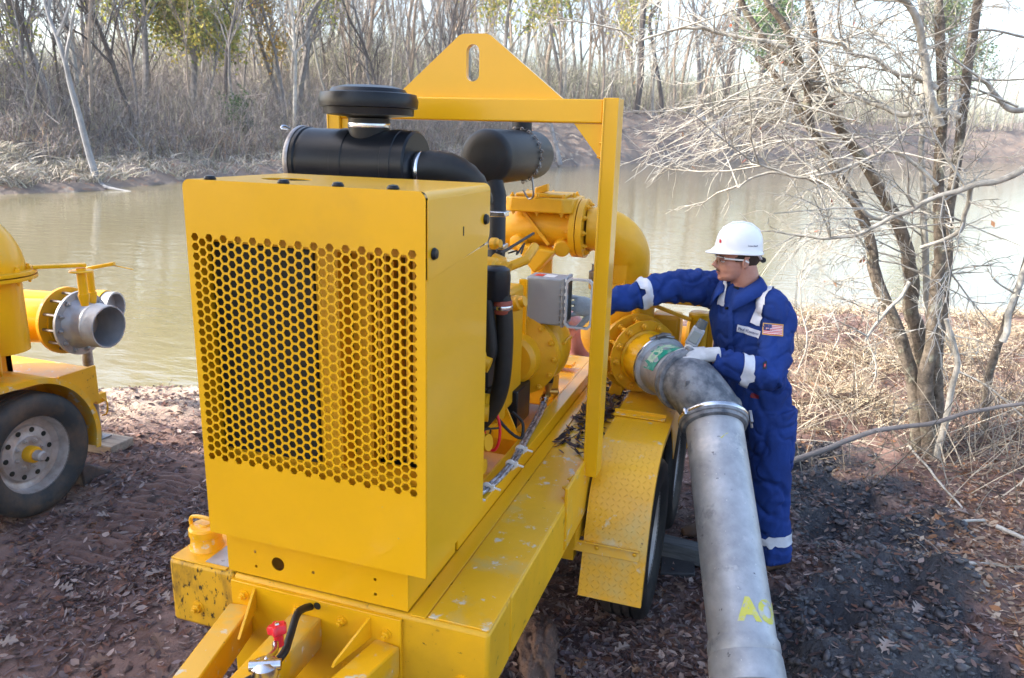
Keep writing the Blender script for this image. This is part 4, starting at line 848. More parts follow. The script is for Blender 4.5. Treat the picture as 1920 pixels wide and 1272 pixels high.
# trees
def grow(mb, p, d, L, r, lev, tw, spread, up, rnd, maxlev, kids=(4, 7), segs=7, minr=.004, tips=None, seg=None):
    n = max(3, segs-lev*2); pts = [V(p)]; dd = V(d).normalized(); ds = [dd]
    for k in range(n):
        dd = (dd+V(rnd.gauss(0, tw), rnd.gauss(0, tw), rnd.gauss(0, tw)+up*.12)).normalized(); ds.append(dd); pts.append(pts[-1]+dd*L/n)
    r1 = r*(.45 if lev == 0 else .3)
    mb.tube(pts, (r, r1) if n+1 != 2 else [r, r1], (seg or (7, 5, 3, 3, 3))[min(lev, 4)], False)
    if tips is not None and lev >= maxlev-1: tips += pts[1:]
    if lev >= maxlev: return
    for k in range(rnd.randint(*kids)+(2 if lev == 0 else 0)):
        t = rnd.uniform(.30 if lev == 0 else .15, 1.); f = t*n; i = min(int(f), n-1); q = pts[i].lerp(pts[i+1], f-i)
        a = frame(ds[i])[0]; a = Matrix.Rotation(rnd.uniform(0, 6.283), 3, ds[i]) @ a
        nd = (ds[i]*math.cos(spread)+a*math.sin(spread)*rnd.uniform(.7, 1.2)); rr = (r+(r1-r)*t)*rnd.uniform(.4, .65)
        grow(mb, q, nd, L*rnd.uniform(.32, .58)*(1-.35*t), max(rr, minr), lev+1, tw*1.25, spread, up, rnd, maxlev, kids, segs, minr, tips, seg)
def barelike(seed, H=13., r=.2, spread=.65, kids=(4, 7), lean=0., maxlev=3, tw=.09):
    rd = random.Random(seed); mb = MB(); grow(mb, (0, 0, -.3), (lean, rd.gauss(0, .04), 1), H, r, 0, tw, spread, 1., rd, maxlev, kids, 9, .014)
    return mb
PRO = [barelike(11+i, H=13+i % 3, r=.12+.03*(i % 3), spread=.5+.08*(i % 4), kids=(5, 7), tw=.07+.03*(i % 3)).mesh('bare_tree', 0) for i in range(6)]
FM = [BARKF, mat('pale_grey_bark', (.38, .36, .33), .9, col2=(.26, .25, .23), scale=3), mat('dark_trunk_bark', (.09, .075, .07), .9), mat('warm_twig_bark', (.30, .24, .19), .9)]
PM = {}
def treecopy(i, k, x, y, z, sc, rz, label, group=None, name='bare_tree'):
    if (i, k) not in PM:
        me = PRO[i].copy(); me.materials.clear(); me.materials.append(FM[k]); PM[(i, k)] = me
    o = bpy.data.objects.new(name, PM[(i, k)]); COL.objects.link(o); o.location = (x, y, z); o.scale = (sc, sc, sc); o.rotation_euler = (0, 0, rz)
    return tag(o, label, 'tree', group)
for j in range(95):
    s = rng.uniform(.34, .58); o_ = 8+32*rng.uniform()**1.1; x, y, z = farpt(s, o_)
    treecopy(int(rng.integers(6)), int(rng.choice([0, 0, 1, 2, 3])), float(x), float(y), float(z)-.2, rng.uniform(.55, 1.15), rng.uniform(0, 6.28), 'bare grey tree standing in the thicket on the far left bank', 'bare trees on the far left bank')
for j in range(130):
    s = rng.uniform(.53, .92); o_ = 17+50*rng.uniform()**1.2; x, y, z = farpt(s, o_)
    treecopy(int(rng.integers(6)), int(rng.choice([0, 1, 1, 3, 3])), float(x), float(y), float(z)-.2, rng.uniform(1.3, 2.2), rng.uniform(0, 6.28), 'bare pale tree in the woods behind the far right bank', 'bare trees behind the far right bank')
def at_px(px, s_guess, o):      # position on the bank
    return farpt(np.array(s_guess), np.array(o))
def named_tree(mb, loc, M, label, sc=1.):
    o = mb.build('bare_tree', M, None, ang=0); o.location = loc; o.scale = (sc,)*3; return tag(o, label, 'tree')
# leaning bleached tree at the waterline
lt = MB(); LEAN = [(-28.20, 26.8, -.9), (-28.565, 27.0, -.2), (-28.876, 27.0, 1.05), (-29.201, 27.0, 2.65), (-29.452, 27.0, 3.72), (-29.601, 27.0, 4.7), (-29.907, 27.0, 5.75), (-30.263, 27.0, 6.7), (-30.5, 27.0, 8.2), (-30.9, 27.0, 10.)]
lt.tube(spline(LEAN, 4), [.30, .24, .20, .17, .16]+[.155-.0035*i for i in range(32)], 10)
rd = random.Random(5)
for k, (a_, ln) in enumerate(((5, 3.2), (6, 3.), (7, 2.5), (8, 2.))):
    grow(lt, LEAN[a_], (rd.uniform(-.3, .9), rd.gauss(0, .5), 1), ln, .09, 1, .1, .6, 1, rd, 3, (3, 5))
lt.tube(spline([(-28.35, 26.9, -.35), (-27.8, 26.7, -.50), (-27.1, 26.6, -.56), (-26.3, 26.6, -.62)]), (.13, .03), 8)
tag(lt.build('leaning_tree', BARKP, ang=0), 'bleached pale leaning tree rooted at the waterline on the far left', 'tree')
for (s, o_, k, i, sc, rz, lb) in ((.355, 9., 2, 0, .8, 2., 'dark straight trunk at the far left edge'), (.375, 9, 0, 4, .85, .3, 'slim grey tree just right of the leaning bleached tree')):
    x, y, z = farpt(np.array(s), np.array(o_)); treecopy(i, k, float(x), float(y), float(z)-.2, sc, rz, lb)
def pole_tree(px_s, o_, H, r, M, lab, bends, seed, kids=(2, 3)):
    x, y, z = farpt(np.array(px_s), np.array(o_)); rd = random.Random(seed); mb = MB()
    P = [V(bx, by, -.4+H*t) for t, bx, by in bends]; sp = spline(P, 5); mb.tube(sp, (r, r*.5), 9, False)
    for k in range(9):
        q = sp[int(len(sp)*rd.uniform(.45, .98))]; grow(mb, q, (rd.gauss(0, .8), rd.gauss(0, .6), .9), H*.25, r*.3, 1, .12, .6, 1, rd, 3, kids, minr=.03)
    o = mb.build('bare_tree', M, ang=0); o.location = (float(x), float(y), float(z)); return tag(o, lab, 'tree')

def bend_tree(s, o_, P, r, M, lab, seed, ln=3., n=8, minz=.4):     # trunk through local points, with limbs
    x, y, z = farpt(np.array(s), np.array(o_)); rd = random.Random(seed); mb = MB(); sp = spline([V(*p) for p in P], 5); mb.tube(sp, (r, r*.45), 9, False)
    for k in range(n):
        q = sp[int((len(sp)-1)*rd.uniform(minz, 1))]; grow(mb, q, (rd.gauss(0, .8), rd.gauss(0, .6), .9), ln*rd.uniform(.6, 1.3), r*.32, 1, .12, .6, 1, rd, 3, (3, 4), minr=r*.08)
    o = mb.build('bare_tree', M, ang=0); o.location = (float(x), float(y), float(z)-.3); return tag(o, lab, 'tree')
bend_tree(.362, 8.5, [(0, 0, 0), (-.3, 0, 1.5), (-.8, 0, 3.6), (-1.5, 0, 5.2), (-2.3, 0, 6.4), (-2.8, 0, 9)], .24, BARKF, 'forked grey tree left of the leaning bleached tree', 3, 3.5, 10, .55)
bend_tree(.475, 17, [(0, 0, 0), (.5, 0, 3), (1.3, 0, 6), (1.6, 0, 8.5), (3.2, 0, 10.5), (4.4, 0, 10.8)], .3, BARKF, 'crooked grey tree rising behind the right part of the left thicket', 4, 3.5)
bend_tree(.765, 24, [(0, 0, 0), (.3, 0, 10), (1.0, 0, 20), (1.1, 0, 36)], .75, FM[2], 'tall dark straight trunk behind the pale overhanging branch', 6, 5, 7, .7)
bend_tree(.70, 17, [(0, 0, 0), (-.4, 0, 4), (-1.6, 0, 9), (-2.8, 0, 14), (-3.4, 0, 17.5), (-1.8, 0, 20), (-.3, 0, 22)], .42, FM[2], 'slim dark curving tree on the far right bank', 7, 5, 6, .5)
bend_tree(.683, 18, [(0, 0, 0), (.5, 0, 6), (.2, 0, 14), (.6, 0, 24), (.6, 0, 27)], .55, FM[2], 'dark forked tree just right of the lifting post top', 8, 8, 9, .8)
bend_tree(.735, 19, [(0, 0, 0), (-.6, 0, 5), (-1.4, 0, 12), (-3, 0, 20), (-4.5, 0, 28)], .5, BARKF, 'grey leaning tree between the curving tree and the tall dark trunk', 9, 6, 8, .5)
bend_tree(.545, .6, [(.4, 0, 0), (.1, 0, 1.2), (-.4, 0, 2.8), (-.9, 0, 4.6)], .26, BARKP, 'broken pale snag at the waterline seen under the lifting beam', 10, 1.2, 4, .5)
lg = MB().tube(spline([(0, 0, .5), (-2.5, 1, 3.6), (-5.0, 2, 6.0)]), (.75, .3), 10)
x, y, z = farpt(np.array(.685), np.array(2.)); lg = lg.build('fallen_log', BARKP, ang=0); lg.location = (float(x), float(y), float(z)-.4); tag(lg, 'pale fallen log lying down the far right bank', 'log')
lg = MB().tube(spline([(0, 0, .5), (3.5, 1, 3.0), (7.5, 2, 6.6)]), (.45, .2), 8)
x, y, z = farpt(np.array(.70), np.array(4.)); lg = lg.build('fallen_log', BARKP, ang=0); lg.location = (float(x), float(y), float(z)-.4); tag(lg, 'thin grey fallen trunk slanting up the far right bank', 'log')
LIMBS = [([(1.28,6.0,-0.13),(1.21,6.01,0.12),(1.16,6.01,0.38),(1.06,6.02,0.67),(0.96,6.03,0.89),(0.85,6.04,1.09),(0.75,6.04,1.31),(0.73,6.05,1.42),(0.61,6.06,1.7),(0.45,6.06,1.93),(0.31,6.07,2.14),(0.16,6.08,2.33),(0.01,6.09,2.53),(-0.12,6.09,2.68),(-0.21,6.1,2.75)],0.0545,0.0189),
([(0.21,6.1,2.27),(0.17,6.08,2.4),(0.16,6.06,2.52),(0.11,6.03,2.64),(0.04,6.01,2.79),(-0.02,5.99,2.91),(-0.11,5.97,3.03),(-0.18,5.94,3.11),(-0.26,5.92,3.31),(-0.36,5.9,3.57)],0.0341,0.017),
([(1.33,6.15,-0.17),(1.28,6.17,0.11),(1.2,6.18,0.52),(1.13,6.2,0.84),(1.07,6.22,0.99),(1.05,6.24,1.22),(1.01,6.26,1.34),(0.99,6.27,1.41),(0.86,6.29,1.68),(0.73,6.31,1.88),(0.6,6.33,2.07),(0.42,6.34,2.29),(0.34,6.36,2.44),(0.24,6.38,2.58),(0.2,6.4,2.74),(0.16,6.42,2.96),(0.1,6.43,3.18),(0.02,6.45,3.54)],0.0644,0.0215),
([(0.34,6.35,2.44),(0.18,6.32,2.6),(0.01,6.28,2.73),(-0.14,6.25,2.85),(-0.25,6.22,2.98),(-0.36,6.18,3.15),(-0.46,6.15,3.4)],0.0333,0.0177),
([(1.38,6.3,-0.23),(1.28,6.31,0.49),(1.22,6.33,0.9),(1.14,6.34,1.3),(1.07,6.35,1.72),(0.99,6.36,2.16),(0.94,6.38,2.6),(0.84,6.39,3.15),(0.76,6.4,3.6)],0.0286,0.0154),
([(1.32,5.9,-0.1),(1.26,5.91,0.16),(1.19,5.92,0.55),(1.19,5.93,0.81),(1.17,5.94,1.06),(1.15,5.95,1.31),(1.15,5.96,1.46),(1.07,5.96,1.89),(1.03,5.97,2.3),(0.97,5.98,2.7),(0.89,5.99,3.09),(0.82,6.0,3.51)],0.0556,0.0247),
([(1.39,6.0,-0.12),(1.32,6.02,0.27),(1.26,6.04,0.66),(1.25,6.05,0.92),(1.23,6.07,1.23),(1.23,6.09,1.38),(1.19,6.11,1.74),(1.19,6.13,2.1),(1.17,6.14,2.44),(1.16,6.16,2.79),(1.16,6.18,3.11),(1.16,6.2,3.54)],0.0461,0.0272),
([(1.32,5.8,0.09),(1.33,5.78,0.22),(1.33,5.77,0.35),(1.32,5.75,0.55),(1.33,5.73,0.72),(1.29,5.72,0.85),(1.21,5.7,1.04)],0.0243,0.0162),
([(1.01,5.9,2.3),(0.92,5.86,2.47),(0.85,5.81,2.68),(0.78,5.77,2.87),(0.71,5.73,2.99),(0.64,5.69,3.05),(0.51,5.64,3.08),(0.35,5.6,3.04)],0.0288,0.0165)]
TREEBR = [([(1.36,5.2,2.05),(1.24,5.21,1.98),(1.12,5.22,1.94),(0.98,5.23,1.88),(0.83,5.24,1.8),(0.67,5.26,1.7),(0.54,5.27,1.61),(0.42,5.28,1.58),(0.28,5.29,1.57),(0.18,5.3,1.59)],0.02,0.0073),
([(1.11,5.9,2.35),(1.0,5.91,2.39),(0.86,5.92,2.37),(0.73,5.94,2.38),(0.6,5.95,2.43),(0.46,5.96,2.48),(0.35,5.97,2.52),(0.25,5.99,2.65),(0.21,6.0,2.73)],0.0206,0.0124),
([(-0.0,6.2,2.81),(-0.14,6.16,2.85),(-0.23,6.12,2.87),(-0.42,6.09,2.91),(-0.56,6.05,2.93),(-0.72,6.01,2.94),(-0.87,5.97,2.91),(-1.03,5.94,2.84),(-1.07,5.9,2.76)],0.0195,0.0065),
([(0.78,6.0,1.65),(0.67,5.96,1.69),(0.55,5.91,1.79),(0.39,5.87,1.87),(0.21,5.83,1.92),(-0.04,5.79,1.95),(-0.18,5.74,1.89),(-0.23,5.7,1.85)],0.0147,0.0063),
([(1.13,5.3,1.94),(1.14,5.36,1.87),(1.15,5.42,1.77),(1.15,5.48,1.66),(1.08,5.54,1.59),(0.97,5.6,1.53)],0.0167,0.0111),
([(1.05,5.9,1.92),(0.9,5.84,2.04),(0.75,5.79,2.12),(0.62,5.73,2.1),(0.43,5.67,1.99),(0.17,5.61,1.95),(-0.04,5.56,1.99),(-0.15,5.5,2.04)],0.0144,0.0062),
([(0.96,5.95,2.54),(0.83,5.91,2.6),(0.69,5.87,2.62),(0.55,5.83,2.71),(0.37,5.79,2.76),(0.26,5.75,2.87)],0.0187,0.0104),
([(1.57,6.3,2.43),(1.47,6.28,2.43),(1.39,6.26,2.51),(1.27,6.24,2.61),(1.14,6.22,2.62),(1.04,6.2,2.61)],0.0198,0.0154),
([(1.0,6.0,1.22),(0.95,5.95,1.11),(0.86,5.9,1.01),(0.79,5.85,0.92),(0.75,5.8,0.81)],0.0147,0.0084),
([(1.64,6.0,0.86),(1.66,6.03,1.13),(1.7,6.07,1.37),(1.71,6.1,1.64)],0.023,0.0189)]
def leafcloud(pts, n, rad, size, cs, flat=.6):
    P = np.array([[p.x, p.y, p.z] for p in pts]); c = P[rng.integers(0, len(P), n)]+rng.normal(size=(n, 3))*rad
    a = rng.normal(size=(n, 3)); a /= np.linalg.norm(a, axis=1)[:, None]; b_ = np.cross(a, rng.normal(size=(n, 3))); b_ /= np.linalg.norm(b_, axis=1)[:, None]
    s = size*rng.uniform(.6, 1.4, n)[:, None]; nn = np.cross(a, b_)*s*.25
    co = np.stack([c-a*s, c+b_*s*flat+nn, c+a*s, c-b_*s*flat+nn], 1).reshape(-1, 3); q = np.arange(4*n).reshape(n, 4)
    me = npmesh(bpy.data.meshes.new('crown'), co, q, False); tint(me, np.repeat(pal(n, cs, .22), 4, axis=0)); me.materials.append(FOL); return me
def leafy(name, loc, label, seed, H, r, n, rad, size, cs, M=BARKF, spread=.7, group=None, kids=(4, 6), sc=1., maxr=99.):
    rd = random.Random(seed); mb = MB(); tips = []
    grow(mb, (0, 0, -.3), (rd.gauss(0, .05), rd.gauss(0, .05), 1), H, r, 0, .07, spread, .6, rd, 3, kids, 9, .012, tips)
    t = thing(name, label, 'tree', loc, group)
    tr = mb.mesh('trunk', 0); tr.materials.append(M); a_ = bpy.data.objects.new('trunk', tr); COL.objects.link(a_); a_.parent = t
    cm = leafcloud([p for p in tips if p.z > H*.28 and math.hypot(p.x, p.y) < maxr], n, rad, size, cs); c = bpy.data.objects.new('crown', cm); COL.objects.link(c); c.parent = t; t.scale = (sc,)*3
    return t
YG = [(.36, .38, .09), (.46, .42, .10), (.24, .30, .08), (.55, .44, .09)]
def F(s, o): x, y, z = farpt(np.array(s), np.array(o)); return (float(x), float(y), float(z)-.2)
for a_ in [(.44, 18, 'broad yellow-green tree rising above the middle of the left thicket', 31, 15, .28, 9000, .8, .17, YG), (.428, 20, 'rounded green tree behind the yellow-green one on the left bank', 32, 15, .28, 6500, .7, .17, YG[:3]),
           (.466, 16, 'thin tree with orange-yellow leaves at the right end of the left thicket', 33, 14, .2, 3000, .6, .16, [(.50, .30, .06), (.45, .33, .08)]),
           (.488, 19, 'tall pale-green tree right of the orange-leaved one', 34, 15, .28, 6500, .8, .17, YG[:3]),
           (.362, 12, 'young tree with sparse yellow leaves at the left edge of the far bank', 35, 8, .12, 1800, .5, .10, YG),
           (.60, 20, 'pale-leaved tree just right of the lifting eye plate', 36, 22, .35, 3500, 1.2, .28, YG),
           (.643, 22, 'pale-leaved tree in the woods left of the lifting post top', 37, 24, .35, 3500, 1.2, .28, YG),
           (.72, 30, 'light green tree behind the far right bank', 38, 26, .35, 3500, 1.3, .3, YG),
           (.78, 22, 'green tree behind the branches of the near multi-stemmed tree', 39, 30, .45, 7000, 1.6, .36, [(.18, .30, .11), (.28, .38, .13)]),
           (.875, 22, 'dense green tree far off at the right river bend', 40, 26, .45, 6000, 1.5, .34, [(.16, .24, .10), (.28, .30, .12)])]:
    leafy('leafy_tree', F(a_[0], a_[1]), a_[2], *a_[3:9], a_[9])
for k, (s, o_, h) in enumerate(((.425, 9, 1.3), (.465, 9, 1.2))):
    sh = thing('evergreen_shrub', ['dark green shrub low in the left thicket', 'small dark green shrub in the brush behind the air cleaner'][k], 'shrub', F(s, o_))
    cm = leafcloud([V(rng.normal()*.5, rng.normal()*.5, rng.uniform(.5, 3)*h) for _ in range(40)], 900, .25, .10, [(.05, .10, .04), (.08, .13, .05)]); c = bpy.data.objects.new('foliage', cm); COL.objects.link(c); c.parent = sh
    st_ = MB()
    for q in range(5): st_.tube([(0, 0, -.2), (rng.normal()*.3, rng.normal()*.3, 2.2*h)], .03, 4)
    c = st_.build('stem', BARKF, ang=0); c.parent = sh
# trees to the left, outside the picture, that shade the work place
for k, (x, y, H, mr_) in enumerate(((-10.2, -1.7, 11, 2.1), (-12.5, -3.4, 12, 2.6), (-9.2, -4.9, 11, 2.6), (-7.2, -6.9, 10.5, 2.8), (-8.6, -2.6, 9, 2.0), (-13, -6.5, 13, 3.))):
    leafy('shade_tree', (x, y, 0), ['dense evergreen by the path, nearest the river', 'tall dense evergreen second from the river', 'dense evergreen with low crown behind the left trailer', 'dense evergreen nearest the camera', 'shorter dense evergreen between the others', 'tallest dense evergreen at the back'][k], 50+k, H, .22, 7000, .30, .115, [(.05, .09, .03), (.04, .07, .025), (.07, .10, .03)], BARKD, .62, kids=(6, 8), maxr=mr_)
# ------------------------------------------------------------ near multi-stemmed tree
NT = thing('river_tree', 'multi-stemmed bare tree with pale lichen bark standing on the near bank right of the man', 'tree', (1.33, 6.0, -.1))
rd = random.Random(9)
def rough(P, r0_, r1_, n=4):
    S_ = spline(P, n); k = len(S_); return S_, [max(.004, (r0_+(r1_-r0_)*i/(k-1))*(1+.10*noise.noise(S_[i]*7))) for i in range(k)]
allp = []
for pl, a_, b_ in LIMBS:
    S_, rs = rough(pl, a_, b_); S_ = [p+V(noise.noise(p*5), noise.noise(p*5+V(9, 0, 0)), 0)*.012 for p in S_]
    S_[0] = V(S_[0].x*.5+1.33*.5, S_[0].y, -.25) if pl[0][2] < .1 else S_[0]
    MB().tube(S_, rs, 14).build('trunk', BARKD if a_ > .03 else BARKL, NT, ang=60); allp.append((S_, rs))
brs = []
for pl, a_, b_ in TREEBR:
    S_, rs = rough(pl, a_, b_); S_ = [p+V(noise.noise(p*8), noise.noise(p*8+V(9, 0, 0)), noise.noise(p*8+V(0, 9, 0)))*.02 for p in S_]
    MB().tube(S_, rs, 9).build('branch', BARKL, NT, ang=60); brs.append((S_, rs)); allp.append((S_, rs))
tw = MB(); rdl = MB()
def twig(p, d, L, r, lev):
    n = 4; pts = [V(p)]; dd = V(d).normalized()
    for k in range(n): dd = (dd+V(rd.gauss(0, .16), rd.gauss(0, .16), rd.gauss(0, .14)-.04)).normalized(); pts.append(pts[-1]+dd*L/n)
    tw.tube(pts, (r, r*.45), 4 if lev == 0 else 3, False)
    if lev < 2:
        for k in range(rd.randint(3, 5)):
            t = rd.uniform(.2, 1); i = min(int(t*n), n-1); a = Matrix.Rotation(rd.uniform(0, 6.28), 3, dd) @ frame(dd)[0]
            twig(pts[i].lerp(pts[i+1], t*n-i), dd+a*rd.uniform(.4, .9), L*rd.uniform(.35, .6), max(r*.55, .0022), lev+1)
    if rd.random() < .007: leafs.append(pts[-1])
leafs = []
for S_, rs in allp:
    for k in range(int(len(S_)*.38)):
        i = rd.randrange(len(S_)//4, len(S_)); p = S_[i]
        if p.z < .9: 
            if rd.random() < .7: continue
        twig(p, (rd.gauss(-.25, .8), rd.gauss(-.1, .7), rd.gauss(.35, .5)), rd.uniform(.25, .95)*(1 if p.z > 1.3 else .55), rd.uniform(.004, .0085), 0)
# drooping fan of branches reaching left over the water
for k in range(26):
    o_ = V(.33+rd.gauss(0, .12), 6.1+rd.gauss(0, .25), 2.45+rd.gauss(0, .16)); e = V(rd.uniform(-.95, -.15), 6.1+rd.gauss(0, .35), 2.42-rd.uniform(.0, .42)); mid = (o_+e)/2+V(0, 0, rd.uniform(.03, .18))
    q = spline([o_, mid, e], 5); tw.tube(q, (.0085, .003), 4, False)
    for j in range(6):
        i = rd.randrange(3, len(q)); twig(q[i], (-.9+rd.gauss(0, .3), rd.gauss(0, .4), -.35+rd.gauss(0, .25)), rd.uniform(.12, .32), .004, 1)
for k in range(12):
    o_ = V(rd.uniform(.6, 1.7), 6.2+rd.gauss(0, .3), rd.uniform(2.4, 3.3)); e = o_+V(rd.uniform(-.9, -.4), rd.gauss(0, .3), rd.uniform(-.15, .45)); q = spline([o_, (o_+e)/2+V(0, 0, .08), e], 4); tw.tube(q, (.009, .003), 4, False)
    for j in range(6): twig(q[rd.randrange(2, len(q))], (-.8+rd.gauss(0, .3), rd.gauss(0, .4), rd.gauss(0, .35)), rd.uniform(.15, .4), .004, 1)
for k in range(12):
    q = brs[2][0]; i = rd.randrange(len(q)//2, len(q)); twig(q[i], (-.6+rd.gauss(0, .4), rd.gauss(0, .4), -.5+rd.gauss(0, .4)), rd.uniform(.15, .35), .004, 0)
tk = tw.build('twigs', BARKL, NT, ang=0); tk['kind'] = 'stuff'
def small_leaves(name, pts, size, cs, parent=None):
    n = len(pts); c = np.array([[p[0], p[1], p[2]] for p in pts]); a = rng.normal(size=(n, 3)); a[:, 2] -= .6; a /= np.linalg.norm(a, axis=1)[:, None]; b_ = np.cross(a, rng.normal(size=(n, 3))); b_ /= np.linalg.norm(b_, axis=1)[:, None]
    s = size*rng.uniform(.6, 1.3, n)[:, None]; co = np.stack([c, c+a*s*.5+b_*s*.22, c+a*s, c+a*s*.5-b_*s*.22], 1).reshape(-1, 3)
    me = npmesh(bpy.data.meshes.new(name), co, np.arange(4*n).reshape(n, 4), False); tint(me, np.repeat(pal(n, cs), 4, axis=0)); return link(name, me, LEAFM, parent, kind='stuff')
if leafs: small_leaves('dead_leaves', leafs, .048, [(.42, .10, .04), (.35, .16, .07)], NT)
# saplings, canes and sticks on the near bank
def stick(name, P, r, label, cat, M=BARKL, twn=0, seg=8):
    mb = MB(); S_ = spline([V(*p) for p in P], 5); S_ = [p+V(noise.noise(p*6), noise.noise(p*6+V(5, 0, 0)), noise.noise(p*6+V(0, 5, 0)))*.012 for p in S_]
    mb.tube(S_, r, seg)
    for k in range(twn):
        global tw; old = tw; tw = mb; twig(S_[rd.randrange(len(S_)//3, len(S_))], (rd.gauss(0, .6), rd.gauss(0, .6), rd.gauss(.5, .4)), rd.uniform(.15, .45), .004, 1); tw = old
    return tag(mb.build(name, M, ang=60), label, cat)
stick('sapling', [(1.80, 6.55, -.1), (1.757, 6.6, .42), (1.777, 6.62, .62), (1.80, 6.64, .80), (1.837, 6.66, 1.02), (1.869, 6.68, 1.29), (1.88, 6.7, 1.7), (1.95, 6.7, 2.3)], (.034, .02), 'leaning young tree at the right edge of the picture', 'tree', BARKD, 14)
stick('fallen_branch', [(.25, 5.0, .08), (.297, 5.0, .136), (.544, 5.03, .263), (.78, 5.06, .406), (1.078, 5.09, .487), (1.332, 5.12, .595), (1.61, 5.15, .679), (2.1, 5.2, .80)], (.022, .010), 'long grey branch slanting across in front of the multi-stemmed tree', 'branch', BARKF, 10)
stick('fallen_stick', [(.90, 4.47, .02), (1.065, 4.56, .03), (1.228, 4.69, .035), (1.40, 4.80, .03)], (.012, .008), 'straight pale stick lying on leaves at the edge of the wet mud', 'stick')
stick('fallen_stick', [(1.05, 4.05, .02), (1.2, 4.2, .03), (1.38, 4.22, .04), (1.7, 4.1, .03)], (.010, .007), 'thin crooked stick at the lower right on pale leaves', 'stick', BARKL, 3)
stick('fallen_stick', [(1.45, 4.75, .03), (1.62, 4.55, .04), (1.85, 4.35, .03)], (.014, .01), 'short grey stick at the right edge of the picture', 'stick')
stick('fallen_stick', [(1.15, 5.9, .03), (1.22, 5.3, .06), (1.30, 4.9, .04)], (.009, .006), 'long thin pale cane lying below the tree towards the mud', 'stick')
stick('rotten_log', [(.35, 6.6, -.02), (.65, 6.75, .05), (1.0, 6.9, .05)], (.06, .045), 'dark rotten log half hidden in dry grass left of the tree base', 'log', mat('rotten_wood', (.08, .05, .035), .9, bump=.8, bscale=30), 0, 12)
for k, (x, y, h) in enumerate(((.42, 7.6, 1.15), (.75, 8.2, 1.0), (2.3, 7.3, 1.5), (2.7, 6.7, 1.4), (1.0, 7.2, .8), (2.1, 5.9, 1.3))):
    stick('dry_shrub', [(x, y, float(gz(x, y))), (x+.05, y, .3*h), (x-.06, y+.05, .65*h), (x+rd.gauss(0, .12), y, h)], (.010, .004), ['white dry weed just right of the man shoulder', 'pale branching weed further towards the water', 'thin bare shrub near the right edge, on the bank', 'taller bare shrub right of the leaning young tree', 'low dry weed left of the multi-stemmed tree', 'bare shrub at the right edge in front of the leaning young tree'][k], 'shrub', BARKL, 16)
# tangle of thin canes around the tree base
n = 300; a_ = rng.uniform(0, 6.28, n); r_ = rng.uniform(.1, 1.3, n); x = 1.35+r_*np.cos(a_); y = 6.0+r_*np.sin(a_)*.8
B_ = np.stack([x, y, gz(x, y)], 1); v = np.stack([rng.normal(size=n)*.5, rng.normal(size=n)*.4, rng.uniform(.2, 1, n)], 1)*rng.uniform(.3, 1.0, n)[:, None]
cn = ribbons(B_, v, rng.normal(size=(n, 3))*.18, np.full(n, .008), 5); ribbon_obj('cane_tangle', BRUSH, [cn], [pal(n, [(.34, .30, .24), (.22, .19, .15), (.42, .38, .31)])])
n = 1500; x = rng.uniform(.15, 5, n); y = rng.uniform(5.5, 9.5, n); k = (np.sin(x*2.9+y)*np.sin(y*2.2-x*1.3) > -.25); x, y = x[k], y[k]; n = len(x)
B_ = np.stack([x, y, gz(x, y)-.01], 1); v = np.stack([rng.normal(size=n)*.45, rng.normal(size=n)*.4, rng.uniform(.15, .9, n)], 1)*rng.uniform(.25, .85, n)[:, None]
c1 = ribbons(B_, v, rng.normal(size=(n, 3))*.14, np.full(n, .010), 5); t_ = rng.uniform(.3, .9, n)[:, None]
c2 = ribbons(B_+v*t_, (v*.4+rng.normal(size=(n, 3))*.14), rng.normal(size=(n, 3))*.05, np.full(n, .006), 3)
BR_ = [(.16, .11, .085), (.10, .07, .055), (.24, .19, .15), (.34, .29, .24)]
ribbon_obj('dead_brush', BRUSH, [c1, c2], [pal(n, BR_), pal(n, BR_)])
# wet clods churned up in the mud and along the path
def clods(name, x, y, r, M):
    bm = bmesh.new(); bmesh.ops.create_icosphere(bm, subdivisions=1, radius=1); bv = np.array([v.co[:] for v in bm.verts]); bf = np.array([[v.index for v in f.verts] for f in bm.faces]); bm.free()
    n = len(x); q = bv[None]*(1+.28*rng.normal(size=(n, len(bv), 1))); q = q*np.stack([r*rng.uniform(.7, 1.6, n), r*rng.uniform(.7, 1.6, n), r*rng.uniform(.35, .8, n)], 1)[:, None, :]
    q = q+np.stack([x, y, gz(x, y)], 1)[:, None, :]; f = bf[None]+(np.arange(n)*len(bv))[:, None, None]
    return link(name, npmesh(bpy.data.meshes.new(name), q.reshape(-1, 3), f.reshape(-1, 3)), M, kind='stuff')
n = 9000; x = rng.uniform(-.1, 1.5, n); y = rng.uniform(2.5, 6, n); k = rng.uniform(0, 1, n) < mudmask(x, y)*(.35+.6*(np.sin(x*11+y*4)*np.sin(y*9-x*5) > -.1)); x, y = x[k], y[k]
clods('mud_clods', x, y, .006+.022*rng.uniform(0, 1, len(x))**3, mat('wet_mud', (.046, .047, .056), .2, col2=(.075, .07, .075), scale=14, bump=.6, bscale=60, bdist=.01))
n = 2600; x = rng.uniform(-4.5, 1.6, n); y = rng.uniform(1.4, 5.5, n); k = mudmask(x, y) < .3; x, y = x[k], y[k]
clods('soil_crumbs', x, y, .004+.016*rng.uniform(0, 1, len(x))**3, mat('soil_crumb', (.17, .10, .085), .85, col2=(.09, .06, .05), scale=20, bump=.5, bscale=60))
